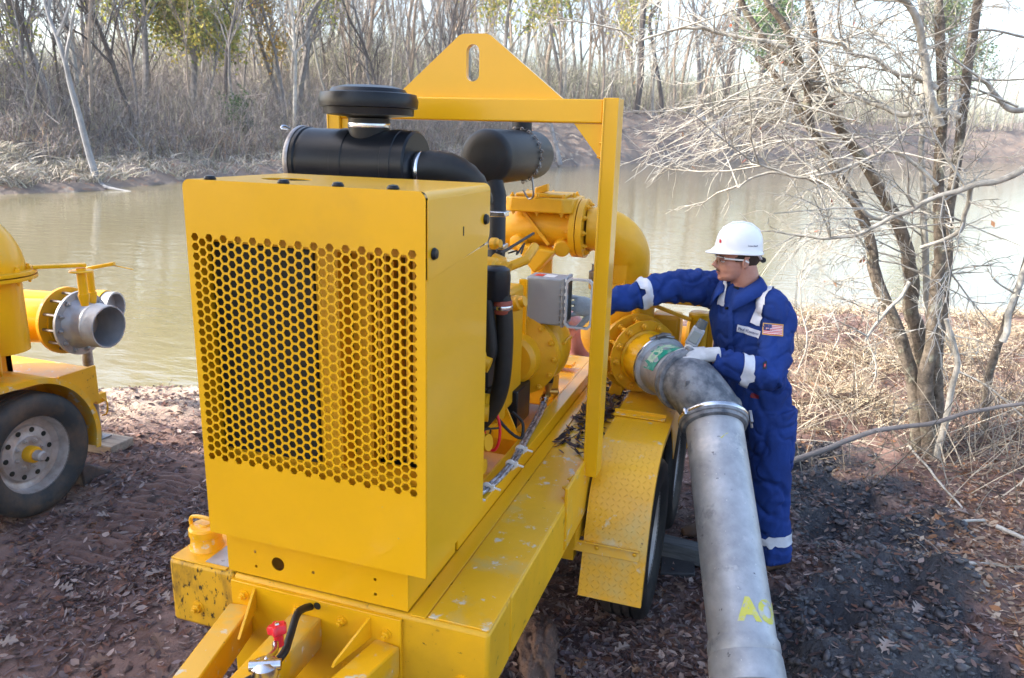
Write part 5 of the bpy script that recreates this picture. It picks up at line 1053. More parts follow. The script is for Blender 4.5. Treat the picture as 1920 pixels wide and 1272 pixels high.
# dry grass on the sunny bank
def grass(name, n, xr, yr, cond, h0, h1, w_, cs):
    x = rng.uniform(*xr, n); y = rng.uniform(*yr, n); k = cond(x, y); x, y = x[k], y[k]; n = len(x)
    B_ = np.stack([x, y, gz(x, y)-.01], 1); h = rng.uniform(h0, h1, n)*(.6+.5*(np.sin(x*2.3+y)*np.sin(y*3.1-x)))
    v = np.stack([rng.normal(size=n)*.55, rng.normal(size=n)*.55, np.full(n, .9)], 1)*h[:, None]
    g = ribbons(B_, v, np.stack([rng.normal(size=n)*.4, rng.normal(size=n)*.4, -.45*np.ones(n)], 1)*h[:, None], np.full(n, w_), 3)
    ribbon_obj(name, BRUSH, [g], [pal(n, cs)])
STRAW = [(.52, .44, .31), (.42, .34, .23), (.62, .54, .40), (.28, .20, .13)]
def clump(x, y): return np.sin(x*3.7+1.3*np.sin(y*2.1))*np.sin(y*3.3+x*1.2)
grass('dry_grass', 46000, (.05, 6.5), (6.0, 13), lambda x, y: (sdist(x, y) < .3) & (clump(x, y) > -.35+.5*(y < 7.2)) & (np.hypot(x-1.35, y-6) > .5), .12, .42, .008, STRAW)
grass('bank_edge_grass', 9000, (-6.5, -.5), (3.5, 9.5), lambda x, y: (np.abs(sdist(x, y)+.5) < .7) & (clump(x, y) > .15), .08, .25, .008, STRAW)
# ------------------------------------------------------------ fallen leaves
def litter(name, x, y, zadd, L, wr, cs, curl=.35, lobes=False, zf=gz):
    n = len(x); yaw = rng.uniform(0, 6.283, n); a = np.stack([np.cos(yaw), np.sin(yaw), rng.normal(size=n)*.28], 1); a /= np.linalg.norm(a, axis=1)[:, None]
    up = np.stack([rng.normal(size=n)*.35, rng.normal(size=n)*.35, np.ones(n)], 1); s = np.cross(up, a); s /= np.linalg.norm(s, axis=1)[:, None]; u = np.cross(a, s)
    L = L[:, None]; W = L*wr[:, None]; c = np.stack([x, y, zf(x, y)+zadd+.25*L[:, 0]*np.abs(a[:, 2])], 1); cu = (rng.uniform(-.2, 1, n)*curl)[:, None]
    rows = []
    for t, w_ in ((-.5, .08), (-.22, .85), (.15, 1.), (.5, .05)):
        m_ = c+a*L*t+u*L*cu*(t*t*1.6-.1); rows += [m_-s*W*w_*.5+u*W*cu*w_*.7, m_, m_+s*W*w_*.5+u*W*cu*w_*.7]
    co = np.stack(rows, 1).reshape(-1, 3); i0 = (np.arange(n)*12)[:, None]
    q = np.concatenate([i0+np.array([[3*k+j, 3*k+j+1, 3*k+j+4, 3*k+j+3]]) for k in range(3) for j in range(2)], 0)
    me = npmesh(bpy.data.meshes.new(name), co, q, False); tint(me, np.repeat(cs, 12, axis=0)); return link(name, me, LEAFM, kind='stuff')
LC = [(.14, .085, .078), (.19, .12, .105), (.28, .20, .175), (.10, .06, .058), (.36, .28, .25), (.20, .095, .065), (.17, .125, .13)]
LCD = [(.40, .30, .22), (.32, .20, .13), (.48, .38, .29), (.22, .13, .09), (.36, .18, .09)]
n = 230000; rr = 1.2+11*rng.uniform(0, 1, n)**1.25; th = R_(90+18.2)+rng.uniform(-.72, .72, n); x = rr*np.cos(th); y = rr*np.sin(th)
d_ = sdist(x, y); cov = .60+.5*np.sin(x*1.7+.8*np.sin(y*2.1))*np.sin(y*1.9-x*.7)+.25*np.sin(x*5.1+y*3.3)*np.sin(y*4.7)
cov = cov*(1-.62*mudmask(x, y)); cov = cov*(1-.55*((x < -3.0) & (y < 2.6) & (y+x*.3 < 1.5)))
tr = (np.abs((x+3.30)+.2*(y-3.2)) < .16) & (y > 2.6) & (y < 3.8); cov = np.where(tr, cov*.25, cov); cov = np.where(sdist(x, y) > -.9, cov*.55, cov); cov = np.where((y > 7.2) & (x > .1), cov*.5, cov)
k = (rng.uniform(0, 1, n) < cov) & (d_ < .25); x, y = x[k], y[k]; n = len(x)
narrow = rng.uniform(0, 1, n) < .6; L_ = np.where(narrow, rng.uniform(.02, .055, n), rng.uniform(.02, .06, n)); W_ = np.where(narrow, rng.uniform(.16, .28, n), rng.uniform(.32, .55, n))
far_ = ((y > 5.3) & (x > .2)) | (x > 1.05+.2*np.sin(y*4)); cs = np.where(far_[:, None], pal(n, LCD, .3), pal(n, LC, .3))
cs = cs*(1-.2*mudmask(x, y)[:, None])
litter('leaf_litter', x, y, .004+.012*rng.uniform(0, 1, n), L_, W_, cs)
# leaves blown onto the deck
n = 520; x = rng.uniform(-.81, -.64, n); y = 3.05+1.5*rng.uniform(0, 1, n); k = rng.uniform(0, 1, n) < np.clip((y-2.9)*1.6, .1, 1); x, y = x[k], y[k]; n = len(x)
litter('deck_leaves', x, y, .803+.006*rng.uniform(0, 1, n), rng.uniform(.04, .075, n), rng.uniform(.18, .35, n), pal(n, [(.05, .03, .025), (.09, .055, .04), (.14, .10, .09)]), zf=lambda x, y: 0*x)
# single lobed oak leaves that can be told apart
def oakleaf():
    pts = []
    half = [(0, .02), (.12, .03), (.2, .16), (.28, .20), (.30, .08), (.38, .07), (.46, .25), (.58, .33), (.60, .20), (.56, .09), (.66, .08), (.78, .26), (.86, .24), (.82, .10), (.92, .10), (1.0, .02)]
    mb = MB(); n = len(half); fz = lambda x, y: .10*math.sin(x*3.)+.35*abs(y)
    mb.v = [(x, 0, fz(x, 0)) for x, _ in half]+[(x, y, fz(x, y)) for x, y in half]+[(x, -y, fz(x, y)) for x, y in half]
    for i in range(n-1): mb.f += [(i, i+1, n+i+1, n+i), (i+1, i, 2*n+i, 2*n+i+1)]
    return mb.mesh('oak_leaf', 0)
OL = [oakleaf() for _ in range(3)]
for me, c in zip(OL, ((.36, .29, .26), (.24, .15, .11), (.30, .16, .09))):
    me.materials.append(LEAFM); tint(me, np.tile(c, (len(me.vertices), 1)))
spots_ = [(-.44, 2.86), (-.40, 2.70), (-.58, 2.78), (-.05, 2.85), (-.30, 3.35), (-.28, 3.42), (.30, 2.95), (.62, 3.02), (-.62, 2.62), (-.7, 2.5), (-.35, 2.55), (.1, 3.1), (-3.05, 2.4), (-2.9, 2.6), (-3.2, 2.2), (-2.75, 3.0)]+[(rng.uniform(.75, 1.6), rng.uniform(3.3, 5.0)) for _ in range(40)]+[(rng.uniform(-.75, -.2), rng.uniform(2.4, 3.5)) for _ in range(22)]+[(rng.uniform(-3.6, -2.1), rng.uniform(1.8, 3.8)) for _ in range(34)]
for i, (x, y) in enumerate(spots_):
    o = bpy.data.objects.new('oak_leaf', OL[int(rng.integers(3)) if i not in (0, 1, 2, 4) else 0]); COL.objects.link(o); o.parent = GROUND; s = rng.uniform(.06, .11)
    o.location = (x, y, float(gz(x, y))+.014); o.scale = (s, s, s); o.rotation_euler = (rng.normal()*.3, rng.normal()*.3, rng.uniform(0, 6.28))
# clod of earth beside the frame, small stones
cl = bmesh.new(); bmesh.ops.create_icosphere(cl, subdivisions=5, radius=1)
for v in cl.verts:
    p = v.co.copy(); f_ = 1+.35*noise.noise(p*1.7)+.18*noise.noise(p*4.3)+.10*noise.noise(p*11)+.05*noise.noise(p*27); v.co = V(p.x*.085*f_, p.y*.19*f_, p.z*.10*f_)
me = bpy.data.meshes.new('earth_clod'); cl.to_mesh(me); cl.free(); me.shade_smooth()
o = link('earth_clod', me, mat('crumbly_clay', (.23, .14, .10), .9, col2=(.12, .075, .06), scale=14, bump=1., bscale=45, bdist=.02)); o.location = (-.73, 2.72, .03); o.rotation_euler = (0, 0, .25); tag(o, 'crumbly reddish clay clod lying on leaves below the trailer frame', 'clod')
for k in range(90):
    pass
# pink suction hose behind the pump and on the water's edge
def corr(P, r, M, name, label, n=8):
    S_ = spline([V(*p) for p in P], n); L_ = [0]
    for i in range(1, len(S_)): L_.append(L_[-1]+(S_[i]-S_[i-1]).length)
    N_ = int(L_[-1]/.012); out = []; rs = []
    for k in range(N_+1):
        l = L_[-1]*k/N_; i = max(0, min(len(S_)-2, next((j for j in range(len(L_)-1) if L_[j+1] >= l), 0))); t = (l-L_[i])/max(1e-6, L_[i+1]-L_[i]); out.append(S_[i].lerp(S_[i+1], t)); rs.append(r*(1+(.07 if k % 2 else -.05)))
    return tag(MB().tube(out, rs, 22).build(name, M, ang=80), label, 'hose')
corr([(-1.6, 4.6, 1.05), (-1.36, 4.75, 1.02), (-1.20, 4.92, .93), (-1.165, 5.0, .79), (-1.14, 5.15, .6), (-1.12, 5.4, .35), (-1.0, 5.9, .08), (-.6, 6.6, .05)], .075, REDH, 'ribbed_hose', 'pink ribbed hose dropping behind the pump to the bank')
corr([(.30, 9.6, .10), (.44, 9.6, .11), (.72, 9.6, .09), (1.02, 9.6, .06), (1.37, 9.6, .03), (2.0, 9.9, .03)], .05, mat('faded_hose', (.7, .42, .38), .5), 'faded_hose', 'faded pink hose lying in dry grass at the water edge behind the man')
# ============================================================ THE MAN
MAN = thing('person', 'man in blue coveralls, white hard hat and grey gloves, leaning on the pipe elbow', 'person', (.05, 3.9, 0))
UP = V(0, 0, 1)
def ring(c, u, v, n=28, pw=1.0): c, u, v = V(c), V(u), V(v); return [c+u*math.cos(2*math.pi*k/n)+v*math.sin(2*math.pi*k/n) for k in range(n)]
def loft(mb, secs, n=28):
    o = len(mb.v)
    for s in secs: mb.v += [tuple(p) for p in ring(*s, n)]
    k = len(secs); mb.f += [(o+i*n+j, o+i*n+(j+1) % n, o+(i+1)*n+(j+1) % n, o+(i+1)*n+j) for i in range(k-1) for j in range(n)]
    mb.f += [tuple(o+j for j in range(n))[::-1], tuple(o+(k-1)*n+j for j in range(n))]
def limbl(mb, pts, rad, n=20):
    S_ = spline([V(p) for p in pts], 5); k = len(S_)-1; m_ = len(rad)-1
    rs = []
    for i in range(k+1):
        t = i/k*m_; j = min(int(t), m_-1); rs.append(rad[j]+(rad[j+1]-rad[j])*(t-j))
    mb.tube(S_, rs, n)
def remesh(name, mb, vox, M, parent, smooth_n=6, disp=None):
    me = mb.mesh(name+'_raw', 0); bm = bmesh.new(); bm.from_mesh(me); bmesh.ops.recalc_face_normals(bm, faces=bm.faces); bm.to_mesh(me); bm.free()
    o = bpy.data.objects.new('tmp', me); COL.objects.link(o)
    r = o.modifiers.new('r', 'REMESH'); r.mode = 'VOXEL'; r.voxel_size = vox
    s = o.modifiers.new('s', 'SMOOTH'); s.factor = .6; s.iterations = smooth_n
    bpy.context.view_layer.update(); out = bpy.data.meshes.new_from_object(o.evaluated_get(bpy.context.evaluated_depsgraph_get()))
    bpy.data.objects.remove(o); bpy.data.meshes.remove(me); out.name = name; out.materials.clear()
    if disp:
        nn = [v.normal.copy() for v in out.vertices]
        for v, q in zip(out.vertices, nn): v.co = v.co+q*disp(v.co)
        out.update()
    out.shade_smooth(); return link(name, out, M, parent)
Lv = V(.78, -.62, 0); Fv = V(-.62, -.78, 0)         # his left, his front
PEL = V(.035, 3.93, .90); CH = V(-.055, 3.93, 1.31)
cvr = MB()
def tors(c, w_, d_, tl=0): return (c, Lv*w_, (Fv+UP*tl)*d_)
loft(cvr, [tors(V(.03, 3.94, .78), .165, .125), tors(V(.035, 3.935, .86), .19, .14), tors(V(.03, 3.93, .95), .192, .142), tors(V(.01, 3.925, 1.03), .182, .138), tors(V(-.015, 3.92, 1.10), .188, .145), tors(V(-.045, 3.925, 1.20), .188, .145), tors(V(-.062, 3.93, 1.30), .192, .14), tors(V(-.072, 3.935, 1.385), .185, .118), tors(V(-.078, 3.935, 1.435), .15, .092), tors(V(-.085, 3.93, 1.475), .085, .075)])
SL = CH+Lv*.168+V(-.005, 0, .062); SR = CH-Lv*.195+V(-.01, 0, .10)
limbl(cvr, [CH+Lv*.09+UP*.085, SL, SL+V(.03, -.04, -.10), V(.075, 3.64, 1.10), V(.070, 3.62, 1.075)], [.075, .084, .078, .074, .070])
limbl(cvr, [SL+V(.03, -.035, -.11), V(.072, 3.65, 1.11), V(-.03, 3.585, 1.128), V(-.175, 3.555, 1.178)], [.074, .078, .068, .052])
limbl(cvr, [CH-Lv*.09+UP*.10, SR, V(-.34, 3.97, 1.43), V(-.455, 3.86, 1.432)], [.075, .100, .086, .073])
limbl(cvr, [V(-.34, 3.97, 1.43), V(-.455, 3.86, 1.432), V(-.60, 3.74, 1.40), V(-.735, 3.63, 1.362)], [.080, .075, .066, .050])
limbl(cvr, [V(.11, 3.88, .86), V(.135, 3.86, .66), V(.145, 3.85, .48), V(.175, 3.84, .27), V(.215, 3.81, .07)], [.125, .112, .098, .092, .084])
limbl(cvr, [V(-.04, 4.0, .86), V(-.055, 4.02, .66), V(-.06, 4.04, .48), V(-.07, 4.07, .27), V(-.08, 4.08, .07)], [.125, .108, .095, .09, .084])
def wr(p):
    rg = noise.noise(V(p.x*5.5+p.z*3, p.y*5.5-p.z*2, p.z*4.5-p.x*3)); rg2 = noise.noise(V(p.x*11-p.z*6+7, p.y*11, p.z*8+p.x*5))
    rd_ = -.013*max(0, 1-abs(rg)*7)-.007*max(0, 1-abs(rg2)*6)+.006
    n1 = noise.noise(V(p.x*9, p.y*9, p.z*5)); n2 = noise.noise(V(p.x*17+3, p.y*17, p.z*13)); z = p.z
    w_ = .004*n1+.002*n2+rd_*1.05
    if abs(z-1.0) < .10: w_ += .006*math.sin((p.x*.78-p.y*.62)*95+n1*3)*(1-abs(z-1.0)/.10)-.004*(1-abs(z-1.0)/.10)   # gathered waist
    if z < .75: w_ += .006*math.sin(z*42+n1*7+p.x*9)*(.4+.6*max(0, noise.noise(V(p.x*3, p.y*3, z*2.2))))+(.003 if z < .14 else 0)*math.sin(z*90+n1*4)
    if p.x < -.25 and z > 1.3: w_ += .006*math.sin(p.x*62+p.z*30+n1*6)
    if p.y < 3.74 and z < 1.3: w_ += .005*math.sin(p.x*50+p.z*36+n1*6)
    if z > 1.1 and p.x > -.25: w_ += .004*math.sin(p.x*33-z*26+n1*5)
    return w_
COV = remesh('coveralls', cvr, .0075, BLU, MAN, 5, wr)
from mathutils.bvhtree import BVHTree
BVH = BVHTree.FromObject(COV, bpy.context.evaluated_depsgraph_get())
def snap(c, n_):      # nearest cloth point met when coming from outside along -n
    h = BVH.ray_cast(V(c)+V(n_).normalized()*.3, -V(n_).normalized()); return (h[0], h[1]) if h[0] else (V(c), V(n_))
def wrap(name, mb, M, off=.003, ang=60):     # lay a piece on the cloth
    o = mb.build(name, M, MAN, ang=ang); s = o.modifiers.new('w', 'SHRINKWRAP'); s.target = COV; s.wrap_method = 'NEAREST_SURFACEPOINT'; s.wrap_mode = 'OUTSIDE_SURFACE'; s.offset = off+.002; return o
def band(c, axis, r, w_, name='reflective_band'):
    mb = MB(); mb.lathe(V(c)-V(axis).normalized()*w_/2, axis, [(r, w_*k/5) for k in range(6)], 56); mb.f = [f for f in mb.f if len(f) == 4]; return wrap(name, mb, TAPE)
band((-.565, 3.768, 1.408), (-.75, -.62, -.2), .085, .05)
band((-.035, 3.585, 1.116), (-1, -.25, .15), .09, .05)
band((.195, 3.825, .19), (.17, -.10, -1), .115, .05); band((-.075, 4.075, .19), (0, 0, -1), .115, .05)
def strip(pts, w_, nrm, name, M=TAPE, off=.003, n=14):
    off = off+.004; S_ = spline([V(p) for p in pts], n); mb = MB()
    for i, p in enumerate(S_):
        t = (S_[min(i+1, len(S_)-1)]-S_[max(i-1, 0)]).normalized(); s = t.cross(V(nrm)).normalized()*w_/2; mb.v += [tuple(p-s), tuple(p-s*.33), tuple(p+s*.33), tuple(p+s)]
    mb.f = [(4*i+k, 4*i+k+1, 4*i+k+5, 4*i+k+4) for i in range(len(S_)-1) for k in range(3)]; return wrap(name, mb, M, off)
strip([(.04, 4.06, 1.34), (.055, 4.0, 1.43), (.04, 3.92, 1.475), (.02, 3.83, 1.45), (.005, 3.775, 1.38), (-.01, 3.765, 1.31)], .05, (-.2, -.9, .5), 'reflective_strip')
strip([(-.16, 4.02, 1.50), (-.185, 3.93, 1.49), (-.19, 3.86, 1.43), (-.19, 3.85, 1.37)], .045, (-.5, -.8, .5), 'reflective_strip')
def drape(o, nrm, off):
    n_ = V(nrm).normalized()
    for v in o.data.vertices:
        h = BVH.ray_cast(v.co+n_*.12, -n_, .3)
        if h[0]: v.co = h[0]+n_*off
    for md in list(o.modifiers): o.modifiers.remove(md)
    o.data.update(); return o
def patch(name, c, nrm, w_, h_, M, off=.004, rot=0, up=(0, 0, 1)):
    x, y, a = frame(nrm, up); x, y = x*math.cos(rot)+y*math.sin(rot), y*math.cos(rot)-x*math.sin(rot); mb = MB(); N_ = 8
    for j in range(N_+1):
        for i in range(N_+1): mb.v.append(tuple(V(c)+x*w_*(i/N_-.5)+y*h_*(j/N_-.5)))
    mb.f = [(j*(N_+1)+i, j*(N_+1)+i+1, (j+1)*(N_+1)+i+1, (j+1)*(N_+1)+i) for j in range(N_) for i in range(N_)]; return drape(wrap(name, mb, M, off), nrm, off)
patch('name_tag', (-.035, 3.76, 1.272), (-.45, -.85, .1), .112, .036, TAPE, .004, -.12)
# flag patch on the left shoulder
FC, FNm = V(.085, 3.665, 1.285), V(.35, -.93, .1)
FC = snap(V(.075, 3.70, 1.305), V(.05, -.98, .15))[0]; FNm = V(.12, -.97, .18)
patch('flag_border', FC, FNm, .090, .056, mat('gold_thread', (.62, .40, .10), .7), .003)
fx, fy, _ = frame(FNm); fx = fx
WF, HF = .082, .048
SW = mat('flag_white', (.68, .62, .64), .7); SRd = mat('flag_red', (.48, .03, .05), .7); SB = mat('flag_blue', (.03, .05, .18), .7)
for k in range(13):
    mb = MB(); z0 = -HF/2+k*HF/13
    for j in range(2):
        for i in range(9): mb.v.append(tuple(FC+fx*WF*(i/8-.5)+fy*(z0+j*HF/13)))
    mb.f = [(i, i+1, i+10, i+9) for i in range(8)]; drape(wrap('flag_stripe', mb, SRd if k % 2 == 0 else SW, .0045), FNm, .0055)
mb = MB(); 
for j in range(3):
    for i in range(5): mb.v.append(tuple(FC+fx*(-WF/2+WF*.42*i/4)+fy*(-HF*3/26+(HF/2+HF*3/26)*j/2)))
mb.f = [(j*5+i, j*5+i+1, j*5+i+6, j*5+i+5) for j in range(2) for i in range(4)]; cant = drape(wrap('flag_canton', mb, SB, .0055), FNm, .0065)
FLAGX = fx
patch('cloth_label', (-.01, 3.715, .945), (-.5, -.85, 0), .040, .022, mat('dark_label', (.03, .01, .02), .6, col2=(.25, .01, .02), scale=60), .003, -.1)
patch('cloth_label', (.055, 3.56, 1.165), (.1, -1, 0), .020, .026, mat('black_label', (.012, .012, .015), .6), .003); patch('cloth_mark', (.055, 3.56, 1.165), (.1, -1, 0), .008, .012, RED, .004)
strip([(-.155, 3.80, 1.42), (-.13, 3.78, 1.33), (-.12, 3.775, 1.22), (-.105, 3.775, 1.10), (-.09, 3.785, 1.03)], .028, (-.62, -.78, 0), 'front_placket', BLU, .005)
# tag lettering
def letters(txt, size, c, nrm, M, rot=0, off=.006, wrapit=True):
    x, y, a = frame(nrm, (0, 0, 1)); x, y = x*math.cos(rot)+y*math.sin(rot), y*math.cos(rot)-x*math.sin(rot)
    mb = MB(); pl = textpolys(txt, size, 0, 0); xs_ = [p[0] for q in pl for p in q]; mx = (min(xs_)+max(xs_))/2
    for q in pl: mb.add([V(c)+x*(p[0]-mx)+y*(p[1]-size*.3)+a*.002 for p in q], [tuple(range(len(q)))])
    return drape(wrap('tag_lettering', mb, M, off), nrm, off+.001) if wrapit else mb
NAVY = mat('navy_print', (.03, .04, .14), .5)
letters('FluidControl', .0185, (-.035, 3.76, 1.272), (-.45, -.85, .1), NAVY, -.12)
# head and neck: one continuous figure under the clothes
HC = V(-.128, 3.895, 1.600); hf = V(-.93, -.36, -.06).normalized(); hl = V(.36, -.93, 0).normalized(); hu = hl.cross(hf)*-1
hu = hf.cross(hl)*-1 if hf.cross(hl).z < 0 else hf.cross(hl)
def hp(f_, l_, u_): return HC+hf*f_+hl*l_+hu*u_
body = MB()
def egg(c, rf, rl, ru):
    mb = MB().ball((0, 0, 0), 1., 22); body.add([c+hf*p[0]*rf+hl*p[1]*rl+hu*p[2]*ru for p in mb.v], mb.f)
egg(hp(-.012, 0, .035), .100, .078, .088); egg(hp(.018, 0, -.035), .078, .065, .078); egg(hp(.040, 0, -.075), .050, .054, .036); egg(hp(.072, 0, -.088), .022, .026, .020)
egg(hp(.078, 0, .012), .020, .050, .013); egg(hp(.062, 0, -.045), .030, .036, .030); egg(hp(.055, .034, -.022), .024, .022, .022); egg(hp(.055, -.034, -.022), .024, .022, .022)
body.tube([hp(.086, 0, .006), hp(.104, 0, -.016), hp(.117, 0, -.033)], [.010, .013, .014], 12); egg(hp(.098, 0, -.036), .014, .017, .009)
egg(hp(.088, 0, -.058), .010, .022, .006); egg(hp(.085, 0, -.069), .010, .020, .006)
body.tube([hp(-.025, 0, -.03), hp(-.045, 0, -.10), V(-.085, 3.935, 1.44), V(-.07, 3.935, 1.34)], [.066, .068, .074, .08], 24)
loft(body, [(V(-.07, 3.935, 1.40), Lv*.10, Fv*.07), (V(-.055, 3.93, 1.28), Lv*.15, Fv*.10), (V(-.01, 3.93, 1.05), Lv*.14, Fv*.10), (V(.03, 3.93, .90), Lv*.15, Fv*.11)])
limbl(body, [V(.10, 3.88, .92), V(.145, 3.85, .48), V(.21, 3.82, .10)], [.085, .055, .04]); limbl(body, [V(-.04, 4.0, .92), V(-.06, 4.04, .48), V(-.08, 4.08, .10)], [.085, .055, .04])
limbl(body, [CH+UP*.05, SL-UP*.01-Lv*.02, V(.075, 3.65, 1.11), V(-.03, 3.585, 1.125), V(-.175, 3.555, 1.178)], [.05, .036, .030, .028, .028]); limbl(body, [CH+UP*.05, SR-UP*.01, V(-.455, 3.86, 1.432), V(-.735, 3.63, 1.362), V(-.77, 3.61, 1.355)], [.05, .036, .032, .028, .028])
BODY = remesh('body', body, .0042, SKIN, MAN, 3)
for s in (1, -1):
    er = MB().ball((0, 0, 0), 1, 14); mb = MB(); mb.add([hp(-.018, s*.074, -.008)+hf*p[0]*.017+hl*p[1]*.009*s+hu*p[2]*.031 for p in er.v], er.f)
    mb.tube([hp(-.006, s*.078, -.03), hp(-.004, s*.082, -.005), hp(-.014, s*.084, .018), hp(-.032, s*.082, .016)], .0055, 8); mb.build('ear', SKIN, MAN, ang=80)
    e = MB().ball(hp(.080, s*.030, .000), .0115, 14).build('eye', WHT, MAN, ang=80); MB().ball(hp(.0885, s*.0305, .000), .005, 10).build('iris', HAIR, e)
    lid_ = MB().ball((0, 0, 0), 1, 12); mb = MB(); mb.add([hp(.080, s*.030, .0035)+hf*p[0]*.0125+hl*p[1]*.016+hu*p[2]*.0095 for p in lid_.v], lid_.f); mb.build('eyelid', SKIN, MAN, ang=80)
    MB().tube([hp(.094, s*.014, .016), hp(.095, s*.032, .022), hp(.082, s*.050, .018)], [.003, .004, .002], 8).build('eyebrow', HAIR, MAN)
MB().tube([hp(.095, -.022, -.064), hp(.0985, 0, -.0635), hp(.095, .022, -.064)], .0022, 6).build('mouth', mat('lips', (.26, .08, .07), .5), MAN)
MB().tube([hp(.094, -.024, -.054), hp(.100, 0, -.051), hp(.094, .024, -.054)], .004, 6).build('moustache_stubble', mat('stubble', (.12, .07, .055), .9), MAN)
hr_ = MB(); es = MB().ball((0, 0, 0), 1., 26)
hr_.add([hp(-.022, 0, .028)+hf*p[0]*.098+hl*p[1]*.0815+hu*p[2]*.092 for p in es.v], es.f)
o = hr_.build('hair', HAIR, MAN, ang=80); bm = bmesh.new(); bm.from_mesh(o.data)
kill = [v for v in bm.verts if ((v.co-HC).dot(hf) > .035 and (v.co-HC).dot(hu) < .06) or ((v.co-HC).dot(hu) < -.052) or ((v.co-HC).dot(hu) < -.005 and (v.co-HC).dot(hf) > -.02)]
bmesh.ops.delete(bm, geom=kill, context='VERTS'); bm.to_mesh(o.data); bm.free()
# hard hat
HT = hp(-.006, 0, .062); tilt = (hu+hf*-.10).normalized(); hf2 = (hf-tilt*hf.dot(tilt)).normalized(); hl2 = tilt.cross(hf2)
hat = MB(); n = 56
def hrow(rf, rl, h, vis=0.): return [HT+hf2*(rf*math.cos(2*math.pi*k/n)+vis*max(0, math.cos(2*math.pi*k/n))**3)+hl2*rl*math.sin(2*math.pi*k/n)+tilt*(h-(.012*max(0, math.cos(2*math.pi*k/n))**2 if vis else 0)) for k in range(n)]
rows = [hrow(.124, .110, -.030, .036), hrow(.125, .111, -.026, .036), hrow(.119, .104, -.018, .018), hrow(.117, .101, -.008), hrow(.115, .099, .012), hrow(.111, .096, .038), hrow(.103, .088, .062), hrow(.088, .074, .084), hrow(.064, .054, .101), hrow(.038, .030, .111), hrow(.006, .005, .115)]
for r in rows: hat.v += [tuple(p) for p in r]
hat.f = [(i*n+k, i*n+(k+1) % n, (i+1)*n+(k+1) % n, (i+1)*n+k) for i in range(len(rows)-1) for k in range(n)]+[tuple((len(rows)-1)*n+k for k in range(n))]
ho = hat.build('hard_hat', HAT, MAN, ang=60); sm = ho.modifiers.new('s', 'SOLIDIFY'); sm.thickness = .003
MB().tube([HT+hf2*a_+tilt*h for a_, h in ((-.109, .05), (-.088, .086), (-.045, .112), (0, .118), (.045, .112), (.088, .086), (.109, .05))], [.003, .008, .010, .010, .010, .008, .003], 10, flat=.5).build('hat_ridge', HAT, ho)
for s in (1, -1): MB().tube(spline([HT+hf2*-.075+hl2*s*.078+tilt*-.030, HT+hf2*-.10+hl2*s*.05+tilt*-.050, HT+hf2*-.112+tilt*-.056]), .007, 8, flat=.6).build('hat_strap', WHT, ho)
MB().tube([HT+hf2*-.120+hl2*-.03+tilt*-.058, HT+hf2*-.128+tilt*-.060, HT+hf2*-.120+hl2*.03+tilt*-.058], .014, 10).build('hat_ratchet', BLK, ho)
def on_hat(txt, size, cen, M, hgt, name):
    mb = MB(); pl = textpolys(txt, size, 0, 0); xs_ = [p[0] for q in pl for p in q]; mx = (min(xs_)+max(xs_))/2
    for q in pl:
        vs = []
        for p in q:
            a = cen-(p[0]-mx)/.118; rr = 1.018 if hgt < .03 else 1.02; rf, rl = (.1145, .0985); vs.append(HT+hf2*rf*rr*math.cos(a)+hl2*rl*rr*math.sin(a)+tilt*(hgt+p[1]))
        mb.add(vs, [tuple(range(len(q)))])
    return mb.build(name, M, ho, ang=0)
SGN = 1 if hl2.dot(hl) > 0 else -1
on_hat('FluidControl', .011, SGN*R_(108), NAVY, .012, 'hat_lettering')
rm_ = MB(); a_ = SGN*R_(22)
rm_.box(-.005, -.0005, -.006, .001, .0005, .008).box(.002, -.0005, -.006, .005, .0005, .004)
c0 = HT+hf2*.1165*math.cos(a_)+hl2*.1005*math.sin(a_)+tilt*.022; rr_ = (hf2*math.cos(a_)+hl2*math.sin(a_)).normalized(); tt_ = tilt.cross(rr_)
MB().add([c0+tt_*p[0]*1.3+rr_*p[1]+tilt*p[2]*1.2 for p in rm_.v], rm_.f).build('hat_emblem', RED, ho, ang=0)
# glasses
gl = MB()
for s in (1, -1):
    mb = MB(); N_ = 8
    for j in range(5):
        for i in range(N_+1):
            t = i/N_; aa = s*(.05+.98*t); mb.v.append(tuple(hp(.062+.046*math.cos(aa*1.05), .056*math.sin(aa)*1.05, -.018+.034*j/4)))
    mb.f = [(j*(N_+1)+i, j*(N_+1)+i+1, (j+1)*(N_+1)+i+1, (j+1)*(N_+1)+i) for j in range(4) for i in range(N_)]; mb.build('glasses_lens', LENS, MAN)
    MB().tube([hp(.080, s*.054, .012), hp(.05, s*.072, .010), hp(-.01, s*.083, .004), hp(-.03, s*.082, -.008)], .003, 8, flat=1.5).build('glasses_arm', WHT, MAN)
MB().tube(spline([hp(.078, -.052, .016), hp(.10, -.03, .018), hp(.108, 0, .018), hp(.10, .03, .018), hp(.078, .052, .016)]), .0022, 6).build('glasses_frame', WHT, MAN)
